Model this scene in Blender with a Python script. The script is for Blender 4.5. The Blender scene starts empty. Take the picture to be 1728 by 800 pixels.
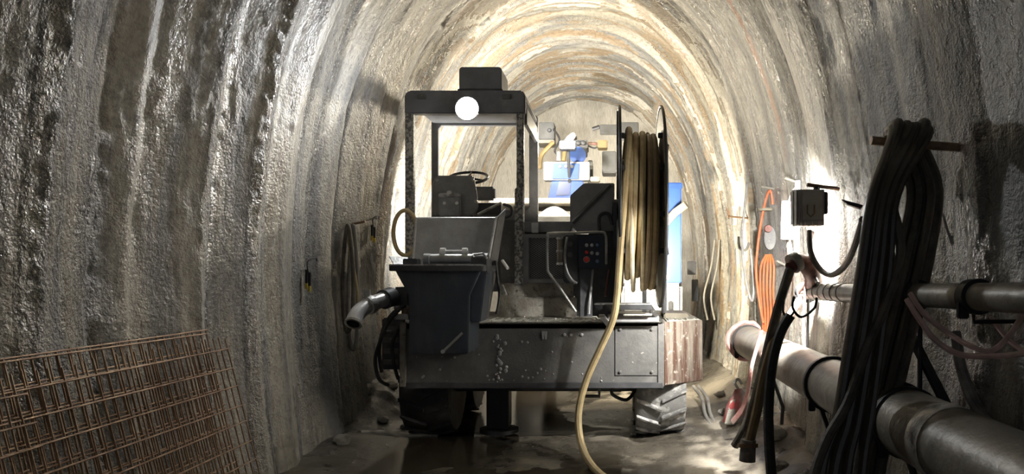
import bpy, bmesh, math, random
import numpy as np
from mathutils import Vector, Matrix
random.seed(7)
S = bpy.context.scene
C = S.collection
PI = math.pi
# ------------------------------------------------------------------ camera / world / exposure
F = 1250.0; VX, VY = 1033.0, 460.0; CH = 1.33          # focal (px), vanishing point, eye height
cam = bpy.data.objects.new('camera', bpy.data.cameras.new('camera')); C.objects.link(cam)
cam.data.sensor_width = 36; cam.data.lens = F / 1728 * 36
cam.data.shift_x = (864 - VX) / 1728; cam.data.shift_y = (VY - 400) / 1728
cam.location = (0, 0, CH); cam.rotation_euler = (PI / 2, 0, 0)
cam.data.clip_start = .05
S.camera = cam
w = bpy.data.worlds.new('world'); S.world = w; w.use_nodes = True
w.node_tree.nodes['Background'].inputs[0].default_value = (.75, .85, 1, 1)
w.node_tree.nodes['Background'].inputs[1].default_value = .09
S.view_settings.view_transform = 'Standard'; S.view_settings.look = 'None'
S.view_settings.gamma = 1; S.view_settings.use_curve_mapping = False
S.view_settings.exposure = 1.1

def light(name, kind, loc, target, power, col=(1, 1, 1), size=.2, spread=180, angle=150, blend=.4):
    l = bpy.data.lights.new(name, kind); l.energy = power; l.color = col
    if kind == 'AREA': l.shape = 'DISK'; l.size = size; l.spread = math.radians(spread)
    else: l.shadow_soft_size = size
    if kind == 'SPOT': l.spot_size = math.radians(angle); l.spot_blend = blend
    o = bpy.data.objects.new(name, l); C.objects.link(o); o.location = loc
    o.rotation_euler = (Vector(target) - Vector(loc)).to_track_quat('-Z', 'Y').to_euler()
    return o
def P(px, py, d):                                       # point at depth d seen at a photo position
    return Vector(((px - VX) * d / F, d, CH - (py - VY) * d / F))

# cab headlight towards us, wall floodlight, work lamps behind cab and reel, lamp on the far rig; added fills for face and left wall
light('headlight_light', 'SPOT', (-1.275, 6.30, 2.76), (-1.8, 0, 1.0), 41, (.96, .985, 1), .07, angle=146, blend=.95)
light('floodlight_light', 'AREA', (1.13, 4.44, 1.70), (1.75, 6.3, .7), 115, (1, .98, .93), .14, 128)
light('cab_rear_light', 'SPOT', (-1.0, 7.86, 2.96), (-.5, 11.5, 2.4), 220, (1, .96, .88), .08, angle=150, blend=.7)
light('reel_rear_light', 'AREA', (.30, 7.23, 1.5), (.25, 11, 1.8), 80, (1, .9, .7), .16, 175)
light('rig_lamp_light', 'AREA', (-.55, 9.05, 2.92), (-.4, 7.2, 3.6), 22, (1, .88, .66), .12, 175)
light('face_fill_light', 'AREA', (-.05, 10.46, 2.35), (-.3, 12.8, 2.8), 45, (1, .93, .8), .12, 178)  # unseen lamp added to brighten the vault near the face
light('lower_fill_light', 'AREA', (-1.45, 7.76, 1.72), (-2.3, 8.4, 2.3), 40, (1, .97, .9), .10, 178)  # unseen lamp added behind the cab to brighten the left wall

# ------------------------------------------------------------------ materials
def nd(nt, t, **k):
    n = nt.nodes.new(t)
    for a, b in k.items(): setattr(n, a, b)
    return n
def ramp(nt, fac, stops, interp='LINEAR'):
    r = nd(nt, 'ShaderNodeValToRGB'); r.color_ramp.interpolation = interp
    e = r.color_ramp.elements
    while len(e) < len(stops): e.new(.5)
    for i, (p, c) in enumerate(stops):
        e[i].position = p; e[i].color = c if len(c) == 4 else (*c, 1)
    nt.links.new(fac, r.inputs[0]); return r.outputs[0]
def mix(nt, fac, a, b):
    m = nd(nt, 'ShaderNodeMix', data_type='RGBA')
    for v, i in ((fac, 0), (a, 6), (b, 7)):
        if isinstance(v, (int, float)): m.inputs[i].default_value = v
        elif isinstance(v, (tuple, list)): m.inputs[i].default_value = (*v, 1)
        else: nt.links.new(v, m.inputs[i])
    return m.outputs[2]
def noise(nt, vec, scale, detail=4, rough=.6):
    n = nd(nt, 'ShaderNodeTexNoise'); n.inputs['Scale'].default_value = scale
    n.inputs['Detail'].default_value = detail; n.inputs['Roughness'].default_value = rough
    nt.links.new(vec, n.inputs['Vector']); return n.outputs[0]
def mapping(nt, vec, sc):
    m = nd(nt, 'ShaderNodeMapping'); m.inputs['Scale'].default_value = sc
    nt.links.new(vec, m.inputs['Vector']); return m.outputs[0]
MATS = {}
def mat(name, base, rough=.55, metal=0., dirt=None, dscale=3., thr=(.5, .6), stretch=(1, 1, 1),
        splat=None, sscale=22., sthr=(.62, .66), bump=.0, bscale=60., emit=None, estr=0, spec=.5):
    m = bpy.data.materials.new(name); m.use_nodes = True; nt = m.node_tree
    b = nt.nodes['Principled BSDF']; L = nt.links.new
    b.inputs['Roughness'].default_value = rough; b.inputs['Metallic'].default_value = metal
    b.inputs['Specular IOR Level'].default_value = spec
    tc = nd(nt, 'ShaderNodeTexCoord').outputs['Object']
    c = (*base, 1)
    n0 = noise(nt, mapping(nt, tc, (2.2, 2.2, 2.2)), 2.5, 5)
    col = mix(nt, ramp(nt, n0, [(.3, (0, 0, 0)), (.7, (1, 1, 1))]), tuple(x * .78 for x in base), tuple(min(1, x * 1.2) for x in base))
    if dirt:
        d = noise(nt, mapping(nt, tc, stretch), dscale, 6, .65)
        f = ramp(nt, d, [(thr[0], (0, 0, 0)), (thr[1], (1, 1, 1))]); col = mix(nt, f, col, dirt)
    if splat:
        d = noise(nt, tc, sscale, 3, .55)
        f = ramp(nt, d, [(sthr[0], (0, 0, 0)), (sthr[1], (1, 1, 1))]); col = mix(nt, f, col, splat)
    L(col, b.inputs['Base Color'])
    if bump:
        bp = nd(nt, 'ShaderNodeBump'); bp.inputs['Strength'].default_value = bump; bp.inputs['Distance'].default_value = .01
        L(noise(nt, tc, bscale, 3), bp.inputs['Height']); L(bp.outputs[0], b.inputs['Normal'])
    if emit:
        b.inputs['Emission Color'].default_value = (*emit, 1); b.inputs['Emission Strength'].default_value = estr
    MATS[name] = m; return m
CON = (.36, .335, .285)
mat('cab_paint', (.17, .175, .195), .45, dirt=(.26, .26, .262), dscale=4, thr=(.5, .75), bump=.1)
mat('cab_splashed', (.14, .137, .132), .5, splat=(.5, .48, .44), sscale=42, sthr=(.46, .54), bump=.4, bscale=40)
mat('steel_dirty', (.11, .108, .104), .55, dirt=(.21, .2, .185), dscale=3.2, thr=(.48, .8), splat=(.36, .34, .3), sscale=30, sthr=(.68, .72), bump=.25)
mat('steel_dark', (.055, .056, .06), .5, dirt=(.11, .11, .108), dscale=5, thr=(.5, .8), bump=.15)
mat('hopper_paint', (.045, .053, .07), .42, dirt=(.09, .095, .11), dscale=3, thr=(.5, .8), stretch=(5, 5, .8), bump=.12)
mat('plate_grey', (.34, .34, .34), .5, dirt=(.24, .24, .235), dscale=4, thr=(.45, .7), bump=.3)
mat('edge_worn', (.55, .55, .54), .4, .3, dirt=(.3, .29, .27), dscale=12, thr=(.5, .6), bump=.3)
mat('concrete_crust', CON, .8, dirt=(.2, .18, .15), dscale=7, thr=(.45, .65), splat=(.12, .11, .1), sscale=30, sthr=(.62, .67), bump=.8, bscale=45)
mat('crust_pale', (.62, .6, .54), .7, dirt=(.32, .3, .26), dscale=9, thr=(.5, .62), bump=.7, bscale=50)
mat('rust_streaks', (.22, .19, .155), .7, dirt=(.085, .042, .027), dscale=3.2, thr=(.42, .58), stretch=(6, 6, .7), splat=(.34, .31, .27), sscale=20, sthr=(.6, .68), bump=.4)
mat('chrome', (.72, .72, .72), .28, .45, dirt=(.35, .34, .32), dscale=9, thr=(.5, .7), bump=.15)
mat('galvanised', (.5, .5, .48), .4, .7, dirt=(.3, .29, .27), dscale=6, thr=(.45, .65), bump=.2)
mat('pipe_steel', (.33, .305, .265), .42, .15, dirt=(.15, .135, .11), dscale=3.5, thr=(.42, .68), splat=(.4, .38, .34), sscale=9, sthr=(.66, .72), bump=.25, bscale=30)
mat('silver_patch', (.85, .85, .87), .25, .3, dirt=(.5, .5, .5), dscale=14, thr=(.5, .62), bump=.3)
mat('clamp_black', (.02, .02, .021), .5, bump=.15)
mat('rubber', (.03, .03, .031), .6, dirt=(.075, .072, .068), dscale=6, thr=(.5, .7), bump=.3)
mat('tyre_lit', (.2, .197, .19), .45, dirt=(.6, .58, .54), dscale=8, thr=(.52, .66), bump=.4)  # floodlit look of the right-hand tyres, painted into the colour
mat('hose_beige', (.66, .53, .29), .5, dirt=(.42, .31, .16), dscale=3, thr=(.45, .62), bump=.15)
mat('hose_pale', (.85, .75, .52), .5, dirt=(.62, .5, .3), dscale=4, thr=(.45, .65), bump=.15)
mat('hose_brown', (.26, .19, .1), .5, dirt=(.42, .32, .17), dscale=3, thr=(.5, .65), bump=.15)
mat('hose_black', (.10, .085, .066), .28, dirt=(.19, .16, .12), dscale=5, thr=(.5, .75), bump=.1)
mat('hose_mud', (.16, .14, .11), .5, dirt=(.07, .065, .055), dscale=5, thr=(.45, .6), bump=.25)
mat('hose_pink', (.85, .6, .54), .4, dirt=(.62, .46, .4), dscale=7, thr=(.5, .65), bump=.1)
mat('cable_orange', (.48, .11, .035), .5, dirt=(.34, .12, .06), dscale=8, thr=(.5, .65))
mat('cable_grey', (.34, .33, .31), .5, dirt=(.2, .19, .18), dscale=8, thr=(.5, .65))
mat('cable_pale', (.24, .225, .19), .5)
mat('red_steel', (.16, .06, .045), .6, dirt=(.3, .2, .16), dscale=5, thr=(.5, .7), bump=.3)
mat('pink_rag', (.72, .36, .33), .7, dirt=(.6, .42, .38), dscale=7, thr=(.45, .6), bump=.5)
mat('rebar', (.30, .185, .11), .5, .3, dirt=(.5, .36, .22), dscale=9, thr=(.45, .65), bump=.4, bscale=120)
mat('rig_blue', (.010, .055, .25), .5, dirt=(.022, .09, .3), dscale=3, thr=(.5, .75))
mat('rig_blue_dark', (.005, .02, .1), .35)
mat('rig_white', (.21, .21, .208), .5, dirt=(.14, .135, .125), dscale=5, thr=(.5, .7))
mat('rig_cream', (.27, .24, .18), .6, dirt=(.18, .16, .12), dscale=4, thr=(.45, .65), bump=.3)
mat('rig_yellow', (.22, .155, .06), .5, dirt=(.14, .1, .05), dscale=6, thr=(.5, .7))
mat('rig_grey', (.085, .085, .08), .55, dirt=(.05, .047, .043), dscale=5, thr=(.45, .65))
mat('rubber_grey', (.55, .52, .47), .5, dirt=(.4, .37, .33), dscale=8, thr=(.45, .65))
mat('yellow_plastic', (.8, .62, .12), .45)
mat('white_plastic', (.8, .8, .78), .4)
mat('red_button', (.65, .05, .04), .35)
mat('grey_button', (.45, .47, .5), .35)
mat('blue_button', (.12, .2, .34), .35)
mat('panel_black', (.02, .022, .03), .4)
mat('stone', (.3, .28, .25), .7, dirt=(.15, .14, .12), dscale=6, thr=(.45, .65), bump=.8, bscale=20)
mat('red_canister', (.35, .05, .05), .5, dirt=(.28, .25, .23), dscale=4, thr=(.42, .58), bump=.2)
mat('lens_on', (1, 1, 1), .3, emit=(1, .99, .96), estr=45)
mat('lens_warm', (1, 1, 1), .3, emit=(1, .92, .76), estr=25)

def lining_material():
    m = bpy.data.materials.new('shotcrete'); m.use_nodes = True; nt = m.node_tree; L = nt.links.new
    b = nt.nodes['Principled BSDF']
    uv = nd(nt, 'ShaderNodeUVMap'); uv.uv_map = 'arc'; uv = uv.outputs[0]
    la = nd(nt, 'ShaderNodeAttribute', attribute_name='layer').outputs['Fac']
    pe = nd(nt, 'ShaderNodeAttribute', attribute_name='pebble').outputs['Fac']
    ru = nd(nt, 'ShaderNodeAttribute', attribute_name='rust').outputs['Fac']
    band = noise(nt, mapping(nt, uv, (.45, 5.5, 1)), 1.0, 5, .62)
    fine = noise(nt, mapping(nt, uv, (2.5, 9, 1)), 2.2, 6, .65)
    grain = noise(nt, uv, 55, 3, .6)
    grain2 = noise(nt, uv, 24, 4, .7)
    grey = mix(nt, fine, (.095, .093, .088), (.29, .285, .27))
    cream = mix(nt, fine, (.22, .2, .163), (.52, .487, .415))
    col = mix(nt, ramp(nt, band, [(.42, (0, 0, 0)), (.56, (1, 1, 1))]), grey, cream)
    col = mix(nt, ramp(nt, la, [(.55, (0, 0, 0)), (.62, (.75, .75, .75)), (.82, (.75, .75, .75)), (.88, (0, 0, 0))]), col, (.27, .19, .11))
    col = mix(nt, ramp(nt, la, [(.84, (0, 0, 0)), (.9, (.8, .8, .8))]), col, (.62, .58, .5))
    g = ramp(nt, grain2, [(.34, (.45, .45, .45)), (.55, (1, 1, 1))])
    mul = nd(nt, 'ShaderNodeMix', data_type='RGBA', blend_type='MULTIPLY'); mul.inputs[0].default_value = .7
    L(col, mul.inputs[6]); L(g, mul.inputs[7]); col = mul.outputs[2]
    col = mix(nt, ru, col, (.42, .17, .07))
    L(col, b.inputs['Base Color'])
    wet = noise(nt, mapping(nt, uv, (.5, 3.5, 1)), 1.3, 4, .6)
    r = ramp(nt, wet, [(.42, (.22, .22, .22)), (.62, (.5, .5, .5))]); L(r, b.inputs['Roughness'])
    b.inputs['Specular IOR Level'].default_value = .8
    bp = nd(nt, 'ShaderNodeBump'); bp.inputs['Strength'].default_value = .9; bp.inputs['Distance'].default_value = .018
    ad = nd(nt, 'ShaderNodeMath', operation='ADD'); L(grain, ad.inputs[0]); L(grain2, ad.inputs[1])
    mu = nd(nt, 'ShaderNodeMath', operation='MULTIPLY'); L(ad.outputs[0], mu.inputs[0])
    pm = nd(nt, 'ShaderNodeMath', operation='ADD'); L(pe, pm.inputs[0]); pm.inputs[1].default_value = .35
    L(pm.outputs[0], mu.inputs[1]); L(mu.outputs[0], bp.inputs['Height']); L(bp.outputs[0], b.inputs['Normal'])
    MATS['shotcrete'] = m
lining_material()
def floor_material():
    m = bpy.data.materials.new('wet_mud'); m.use_nodes = True; nt = m.node_tree; L = nt.links.new
    b = nt.nodes['Principled BSDF']; tc = nd(nt, 'ShaderNodeTexCoord').outputs['Object']
    wa = nd(nt, 'ShaderNodeAttribute', attribute_name='water').outputs['Fac']
    n = noise(nt, mapping(nt, tc, (1.2, 1.2, 1)), 2.2, 6, .65)
    mud = ramp(nt, n, [(.32, (.038, .033, .026)), (.55, (.085, .074, .058)), (.74, (.3, .265, .21))])
    lit_fac = nd(nt, 'ShaderNodeAttribute', attribute_name='lit_patch').outputs['Fac']  # lamp light on the floor, mixed into the mud colour
    col = mix(nt, wa, mix(nt, lit_fac, mud, (.46, .41, .33)), (.055, .046, .034)); L(col, b.inputs['Base Color'])
    r = mix(nt, wa, ramp(nt, n, [(.4, (.18, .18, .18)), (.7, (.6, .6, .6))]), (.07, .07, .07)); L(r, b.inputs['Roughness'])
    bp = nd(nt, 'ShaderNodeBump'); bp.inputs['Distance'].default_value = .012
    iv = nd(nt, 'ShaderNodeMath', operation='MULTIPLY_ADD'); L(wa, iv.inputs[0]); iv.inputs[1].default_value = -.52; iv.inputs[2].default_value = .6
    L(iv.outputs[0], bp.inputs['Strength']); L(noise(nt, tc, 26, 5, .65), bp.inputs['Height']); L(bp.outputs[0], b.inputs['Normal'])
    MATS['wet_mud'] = m
floor_material()

# ------------------------------------------------------------------ mesh helpers
def cr(pts, k=8, closed=False):
    p = [Vector(q) for q in pts]; n = len(p); out = []
    rng = range(n) if closed else range(n - 1)
    for i in rng:
        if closed: a, b, c, d = p[(i - 1) % n], p[i], p[(i + 1) % n], p[(i + 2) % n]
        else: a, b, c, d = p[max(i - 1, 0)], p[i], p[i + 1], p[min(i + 2, n - 1)]
        for j in range(k):
            t = j / k
            out.append(.5 * ((2 * b) + (c - a) * t + (2 * a - 5 * b + 4 * c - d) * t * t + (3 * b - a - 3 * c + d) * t ** 3))
    if not closed: out.append(p[-1])
    return out
class MB:
    def __init__(s): s.v = []; s.f = []
    def add(s, v, f):
        o = len(s.v); s.v += [Vector(x) for x in v]; s.f += [tuple(i + o for i in q) for q in f]; return s
    def box(s, x0, x1, y0, y1, z0, z1, M=None):
        v = [Vector((x, y, z)) for x in (x0, x1) for y in (y0, y1) for z in (z0, z1)]
        if M: v = [M @ q for q in v]
        return s.add(v, [(0, 1, 3, 2), (4, 6, 7, 5), (0, 4, 5, 1), (2, 3, 7, 6), (0, 2, 6, 4), (1, 5, 7, 3)])
    def hexa(s, b, t):                                  # two quads, bottom and top
        return s.add(list(b) + list(t), [(3, 2, 1, 0), (4, 5, 6, 7)] + [(i, (i + 1) % 4, (i + 1) % 4 + 4, i + 4) for i in range(4)])
    def loft(s, loops, caps=True, close=False):
        n = len(loops[0]); o = len(s.v)
        for l in loops: s.v += [Vector(q) for q in l]
        m = len(loops)
        for k in range(m if close else m - 1):
            a = o + k * n; b = o + ((k + 1) % m) * n
            for i in range(n): s.f.append((a + i, a + (i + 1) % n, b + (i + 1) % n, b + i))
        if caps and not close:
            s.f.append(tuple(o + i for i in range(n))[::-1]); s.f.append(tuple(o + (m - 1) * n + i for i in range(n)))
        return s
    def prism(s, poly, axis, a, b):                     # polygon pushed along an axis from a to b
        def q(p, t): return {'x': (t, p[0], p[1]), 'y': (p[0], t, p[1]), 'z': (p[0], p[1], t)}[axis]
        return s.loft([[q(p, a) for p in poly], [q(p, b) for p in poly]])
    def plate(s, quad, t):                              # quad with thickness along its normal
        q = [Vector(x) for x in quad]; n = (q[1] - q[0]).cross(q[-1] - q[0]).normalized() * t
        return s.loft([q, [x + n for x in q]])
    def tube(s, pts, r, n=8, closed=False, caps=True, flat=1.):
        p = [Vector(q) for q in pts]; m = len(p)
        rr = r if isinstance(r, (list, tuple)) else [r] * m
        T = []
        for i in range(m):
            a = p[(i - 1) % m] if (closed or i > 0) else p[i]; b = p[(i + 1) % m] if (closed or i < m - 1) else p[i]
            T.append((b - a).normalized())
        u = T[0].orthogonal().normalized(); loops = []
        for i in range(m):
            u = (u - T[i] * u.dot(T[i])).normalized(); v = T[i].cross(u)
            loops.append([p[i] + (u * math.cos(2 * PI * j / n) + v * math.sin(2 * PI * j / n) * flat) * rr[i] for j in range(n)])
        return s.loft(loops, caps, closed)
    def lathe(s, prof, o, ax, n=20, caps=True):         # prof: (radius, distance along ax)
        o = Vector(o); ax = Vector(ax).normalized(); u = ax.orthogonal().normalized(); v = ax.cross(u)
        return s.loft([[o + ax * t + (u * math.cos(2 * PI * j / n) + v * math.sin(2 * PI * j / n)) * r for j in range(n)] for r, t in prof], caps)
    def ring(s, outer, inner, axis, a, b):              # two matching outlines: a frame with a hole
        def q(p, t): return {'x': (t, p[0], p[1]), 'y': (p[0], t, p[1]), 'z': (p[0], p[1], t)}[axis]
        return s.loft([[q(p, a) for p in outer], [q(p, b) for p in outer], [q(p, b) for p in inner], [q(p, a) for p in inner]], False, True)
    def mesh(s, name, material, org=Vector((0, 0, 0)), bevel=0, sharp=35):
        me = bpy.data.meshes.new(name); me.from_pydata([tuple(q - org) for q in s.v], [], s.f)
        bm = bmesh.new(); bm.from_mesh(me); bmesh.ops.recalc_face_normals(bm, faces=bm.faces)
        if bevel:
            e = [x for x in bm.edges if len(x.link_faces) == 2 and x.calc_face_angle(0) > .6]
            bmesh.ops.bevel(bm, geom=e, offset=bevel, segments=2, affect='EDGES', clamp_overlap=True)
        bm.to_mesh(me); bm.free()
        me.materials.append(MATS[material])
        me.polygons.foreach_set('use_smooth', [True] * len(me.polygons)); me.set_sharp_from_angle(angle=math.radians(sharp))
        return me
    def build(s, name, material, parent=None, bevel=0, label=None, sharp=35):
        if parent: org = wloc(parent)
        else:
            lo = [min(q[i] for q in s.v) for i in range(3)]; hi = [max(q[i] for q in s.v) for i in range(3)]
            org = Vector(((lo[0] + hi[0]) / 2, (lo[1] + hi[1]) / 2, lo[2]))
        o = bpy.data.objects.new(name, s.mesh(name, material, org, bevel, sharp)); C.objects.link(o)
        if parent: o.parent = parent
        else: o.location = org
        if label: o['label'] = label
        return o
def wloc(o):
    v = Vector((0, 0, 0))
    while o: v += o.location; o = o.parent
    return v
def tag(o, label, cat, group=None, kind=None):
    o['label'] = label; o['category'] = cat
    if group: o['group'] = group
    if kind: o['kind'] = kind
    return o
def thing(name, label, cat, loc, group=None):
    o = bpy.data.objects.new(name, None); C.objects.link(o); o.location = loc; o.empty_display_size = .1
    return tag(o, label, cat, group)
def clone(o, parent, dloc, rot=None):
    c = o.copy(); C.objects.link(c); c.parent = parent; c.location = o.location + Vector(dloc)
    if rot: c.rotation_euler = rot
    return c
def rrect(x0, x1, z0, z1, r, k=4):
    out = []
    for cx, cz, a in ((x1 - r, z1 - r, 0), (x0 + r, z1 - r, 90), (x0 + r, z0 + r, 180), (x1 - r, z0 + r, 270)):
        for j in range(k + 1):
            t = math.radians(a + 90 * j / k); out.append((cx + r * math.cos(t), cz + r * math.sin(t)))
    return out
def hose(name, pts, r, material, label, cat='hose', group=None, n=9, k=8, closed=False, flat=1.):
    return tag(MB().tube(cr(pts, k, closed), r, n, closed, flat=flat).build(name, material), label, cat, group)

# ------------------------------------------------------------------ numpy noise
def vn(x, y, seed=0):
    x, y = np.broadcast_arrays(np.asarray(x, float), np.asarray(y, float))
    xi = np.floor(x).astype(np.int64); yi = np.floor(y).astype(np.int64); fx = x - xi; fy = y - yi
    fx = fx * fx * (3 - 2 * fx); fy = fy * fy * (3 - 2 * fy)
    def h(a, b):
        n = (a * 374761393 + b * 668265263 + seed * 1442695041) & 0xffffffff
        n = ((n ^ (n >> 13)) * 1274126177) & 0xffffffff
        n = ((n ^ (n >> 16)) * 2246822519) & 0xffffffff
        return ((n ^ (n >> 15)) & 0xffffff) / 0xffffff
    a, b, c, d = h(xi, yi), h(xi + 1, yi), h(xi, yi + 1), h(xi + 1, yi + 1)
    return (a + (b - a) * fx) * (1 - fy) + (c + (d - c) * fx) * fy
def fbm(x, y, seed=0, o=4):
    t = 0; a = .5; s = 0
    for i in range(o): t = t + a * vn(x * 2 ** i, y * 2 ** i, seed + i * 17); s += a; a *= .5
    return t / s
def sstep(a, b, x):
    t = np.clip((x - a) / (b - a), 0, 1); return t * t * (3 - 2 * t)
def grid_mesh(name, X, Y, Z, material, attrs, uv=None, normals=None):
    nv, nu = X.shape
    me = bpy.data.meshes.new(name); co = np.stack([X, Y, Z], -1).reshape(-1, 3).astype(np.float32)
    i = np.arange(nv * nu).reshape(nv, nu)
    q = np.stack([i[:-1, :-1], i[:-1, 1:], i[1:, 1:], i[1:, :-1]], -1).reshape(-1, 4)
    me.vertices.add(len(co)); me.vertices.foreach_set('co', co.ravel())
    me.loops.add(q.size); me.loops.foreach_set('vertex_index', q.ravel().astype(np.int32))
    me.polygons.add(len(q)); me.polygons.foreach_set('loop_start', np.arange(0, q.size, 4, dtype=np.int32))
    me.polygons.foreach_set('use_smooth', np.ones(len(q), bool))
    me.update(calc_edges=True)
    for k, a in attrs.items():
        at = me.attributes.new(k, 'FLOAT', 'POINT'); at.data.foreach_set('value', a.ravel().astype(np.float32))
    if uv is not None:
        l = me.uv_layers.new(name='arc'); l.data.foreach_set('uv', uv.reshape(-1, 2)[q.ravel()].ravel().astype(np.float32))
    me.materials.append(MATS[material])
    if normals is not None: me.normals_split_custom_set_from_vertices(normals.reshape(-1, 3).tolist())
    o = bpy.data.objects.new(name, me); C.objects.link(o); return o

# ------------------------------------------------------------------ tunnel lining, face and floor
XC, HA, HB, Z0, FACE = -.43, 1.91, 3.05, 1.33, 12.8
def profile(n):
    zz = np.linspace(-.2, Z0, 80)[:-1]
    half = [(HA - .11 * ((Z0 - z) / Z0) ** 1.5, z) for z in zz]
    for t in np.linspace(0, PI / 2, 200):
        half.append((HA * math.cos(t) ** (2 / 2.15) if t < PI / 2 - 1e-6 else 0., Z0 + HB * math.sin(t) ** (2 / 2.15)))
    left = np.array([(-x, z) for x, z in half]); right = np.array(half[::-1][1:])
    p = np.vstack([left, right]); d = np.r_[0, np.cumsum(np.hypot(*np.diff(p, axis=0).T))]
    s = np.linspace(0, d[-1], n)
    return np.interp(s, d, p[:, 0]) + XC, np.interp(s, d, p[:, 1]), s - d[-1] / 2
NU = 440
px_, pz_, arc = profile(NU)
tx = np.gradient(px_, arc); tz = np.gradient(pz_, arc); tl = np.hypot(tx, tz); nx, nz = tz / tl, -tx / tl   # inward normal
dep = np.r_[np.arange(-3.5, 1.6, .14), np.arange(1.6, 7.4, .018), np.arange(7.4, FACE + .25, .028)]
Sg, V = np.meshgrid(arc, dep)
cs = [-3.6, -3.0, -2.4, -1.9, -1.3, -.8, -.2, .3, .8, 1.4, 1.95, 2.5, 3.02, 3.44, 3.94, 4.40, 4.98, 5.42, 5.92, 6.5, 7.05]
rr = random.Random(3)
while cs[-1] < FACE + .6: cs.append(cs[-1] + rr.uniform(.3, .52))
H = np.zeros_like(V); LAY = np.zeros_like(V)
B = [c + .16 * (fbm(arc * .45, i * 9.1, 5, 3) - .5) + .07 * (fbm(arc * 2.2, i * 3.3, 6, 4) - .5) for i, c in enumerate(cs)]
for i in range(len(cs) - 1):
    b0 = B[i][None, :]; b1 = np.maximum(B[i + 1][None, :], b0 + .12)
    t = (V - b0) / (b1 - b0); msk = (t >= 0) & (t < 1)
    amp = (.07 if cs[i] < 7 else .06) * (.55 + .9 * vn(arc * .5, i * 5.7, 9))[None, :]
    k = (.72 + .2 * ((i * 37) % 11) / 10) if cs[i] < 7 else .78
    pr = np.where(t < k, (np.clip(t, 0, 1) / k) ** 1.25, 1 - sstep(k, 1., t) * 1.0)
    H = np.where(msk, amp * pr, H)
    LAY = np.where(msk, ((i * 7919) % 97) / 97 * .9 + .1 * vn(Sg * .8, V * 2, 77), LAY)
kd = [2.3, 2.9, 3.28, 3.45, 3.52, 3.93, 4.05, 4.42, 4.72, 4.95, 5.2, 5.25, 5.6, 5.9, 5.97, 6.5, 6.6, 7.02, 7.12]
kh = [.0, .10, -.006, .045, .02, .135, .093, .185, .08, .126, .046, .046, .01, .07, .0, .08, .0, .06, .0]
wb = .16 * (fbm(arc * .4, 2.2, 105, 3) - .5) + .05 * (fbm(arc * 2.6, 1.1, 106, 4) - .5)
Vw = V - wb[None, :] - .05 * (fbm(Sg * 1.6, V * 2.5, 107, 3) - .5)
dam = np.where(Sg < 0, 1., .6) * (.75 + .5 * vn(Sg * .6, V * 1.5, 108)); msk = sstep(2.2, 2.4, Vw) * (1 - sstep(7.1, 7.2, Vw))
H = H * (1 - msk) + msk * np.interp(Vw, kd, kh) * dam
def zone(*zs): return sum(sstep(a - .04, a + .02, Vw) * (1 - sstep(b - .02, b + .04, Vw)) for a, b in zs)
far = sstep(6.6, 8.2, V)
q = fbm(Sg * .55, V * 3.4 + .35 * fbm(Sg * 1.7, V * 2, 4, 3), 31, 5) * 9
terr = np.floor(q) + sstep(.80, 1., q - np.floor(q))
H += (.006 + .016 * far) * terr * .8 - .03 * far
LAY = np.where(far > .3, (np.floor(q) * .377 + LAY) % 1., LAY * .5)
PEB = sstep(.42, .62, fbm(Sg * .25 + 3, V * 2.4, 51, 3)) * (1 - msk) + msk * np.clip(zone((2.8, 3.3), (4.34, 4.72), (5.22, 5.62), (3.93, 4.05)) + .15, 0, 1)
H += .05 * (fbm(Sg * .7, V * .8, 21, 4) - .5)
near = 1 - sstep(7, 9, V)
H += (.006 + .012 * PEB) * (fbm(Sg * 22, V * 22, 41, 3) - .5) * (.35 + .65 * near)
H += .006 * (vn(Sg * 6, V * 6, 43) - .5)
RUST = sstep(.62, .0, np.abs(V - 5.85 - .1 * (fbm(arc * 1.2, 3, 8, 3) - .5)[None, :]) / .17) * sstep(1.2, 1.6, Sg) * (1 - sstep(2.7, 3.2, Sg))
RUST *= sstep(.3, .5, fbm(Sg * 5, V * 9, 88, 3))
R2 = sstep(1, .0, np.abs(V - 8.75 - .25 * (fbm(arc * .9, 9, 12, 3) - .5)[None, :]) / .22) * sstep(2.6, 3.3, Sg) * sstep(.45, .6, fbm(Sg * 3, V * 8, 90, 3))
RUST = np.clip(RUST + .8 * R2, 0, .9)
# cracks running up the right wall
for vc, wd, lo, hi in ((9.0, .02, 2.2, 4.9), (7.35, .018, 2.9, 4.6)):
    cl = vc + .3 * (fbm(arc * .8, vc, 14, 3) - .5) - .12 * arc * .3
    H -= .14 * np.exp(-((V - cl[None, :]) / (wd * 1.5)) ** 2) * sstep(lo, lo + .4, Sg) * (1 - sstep(hi, hi + .3, Sg))
# deep dark recesses on the left wall
for vc, wd in ((5.98, .035), (6.62, .03)):
    cl = vc + .14 * (fbm(arc * .7, vc * 3, 15, 3) - .5)
    H -= .05 * np.exp(-((V - cl[None, :]) / wd) ** 2) * (1 - sstep(-3.0, -1.8, Sg))
GX = px_[None, :] + nx[None, :] * H; GZ = pz_[None, :] + nz[None, :] * H; GY = V
def gnorm():
    A = np.stack([np.gradient(a, axis=1) for a in (GX, GY, GZ)], -1); Bv = np.stack([np.gradient(a, axis=0) for a in (GX, GY, GZ)], -1)
    n = np.cross(A, Bv); n /= np.linalg.norm(n, axis=-1, keepdims=True) + 1e-12
    inw = np.stack([np.broadcast_to(nx, GX.shape), 0 * GX, np.broadcast_to(nz, GX.shape)], -1)
    sg = np.sign((n * inw).sum(-1).mean()); return n * sg, sg
NRM, sg = gnorm()
UV = np.stack([Sg, V], -1)
i0 = int(np.searchsorted(arc, -2.2)); i1 = int(np.searchsorted(arc, 2.2))
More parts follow.
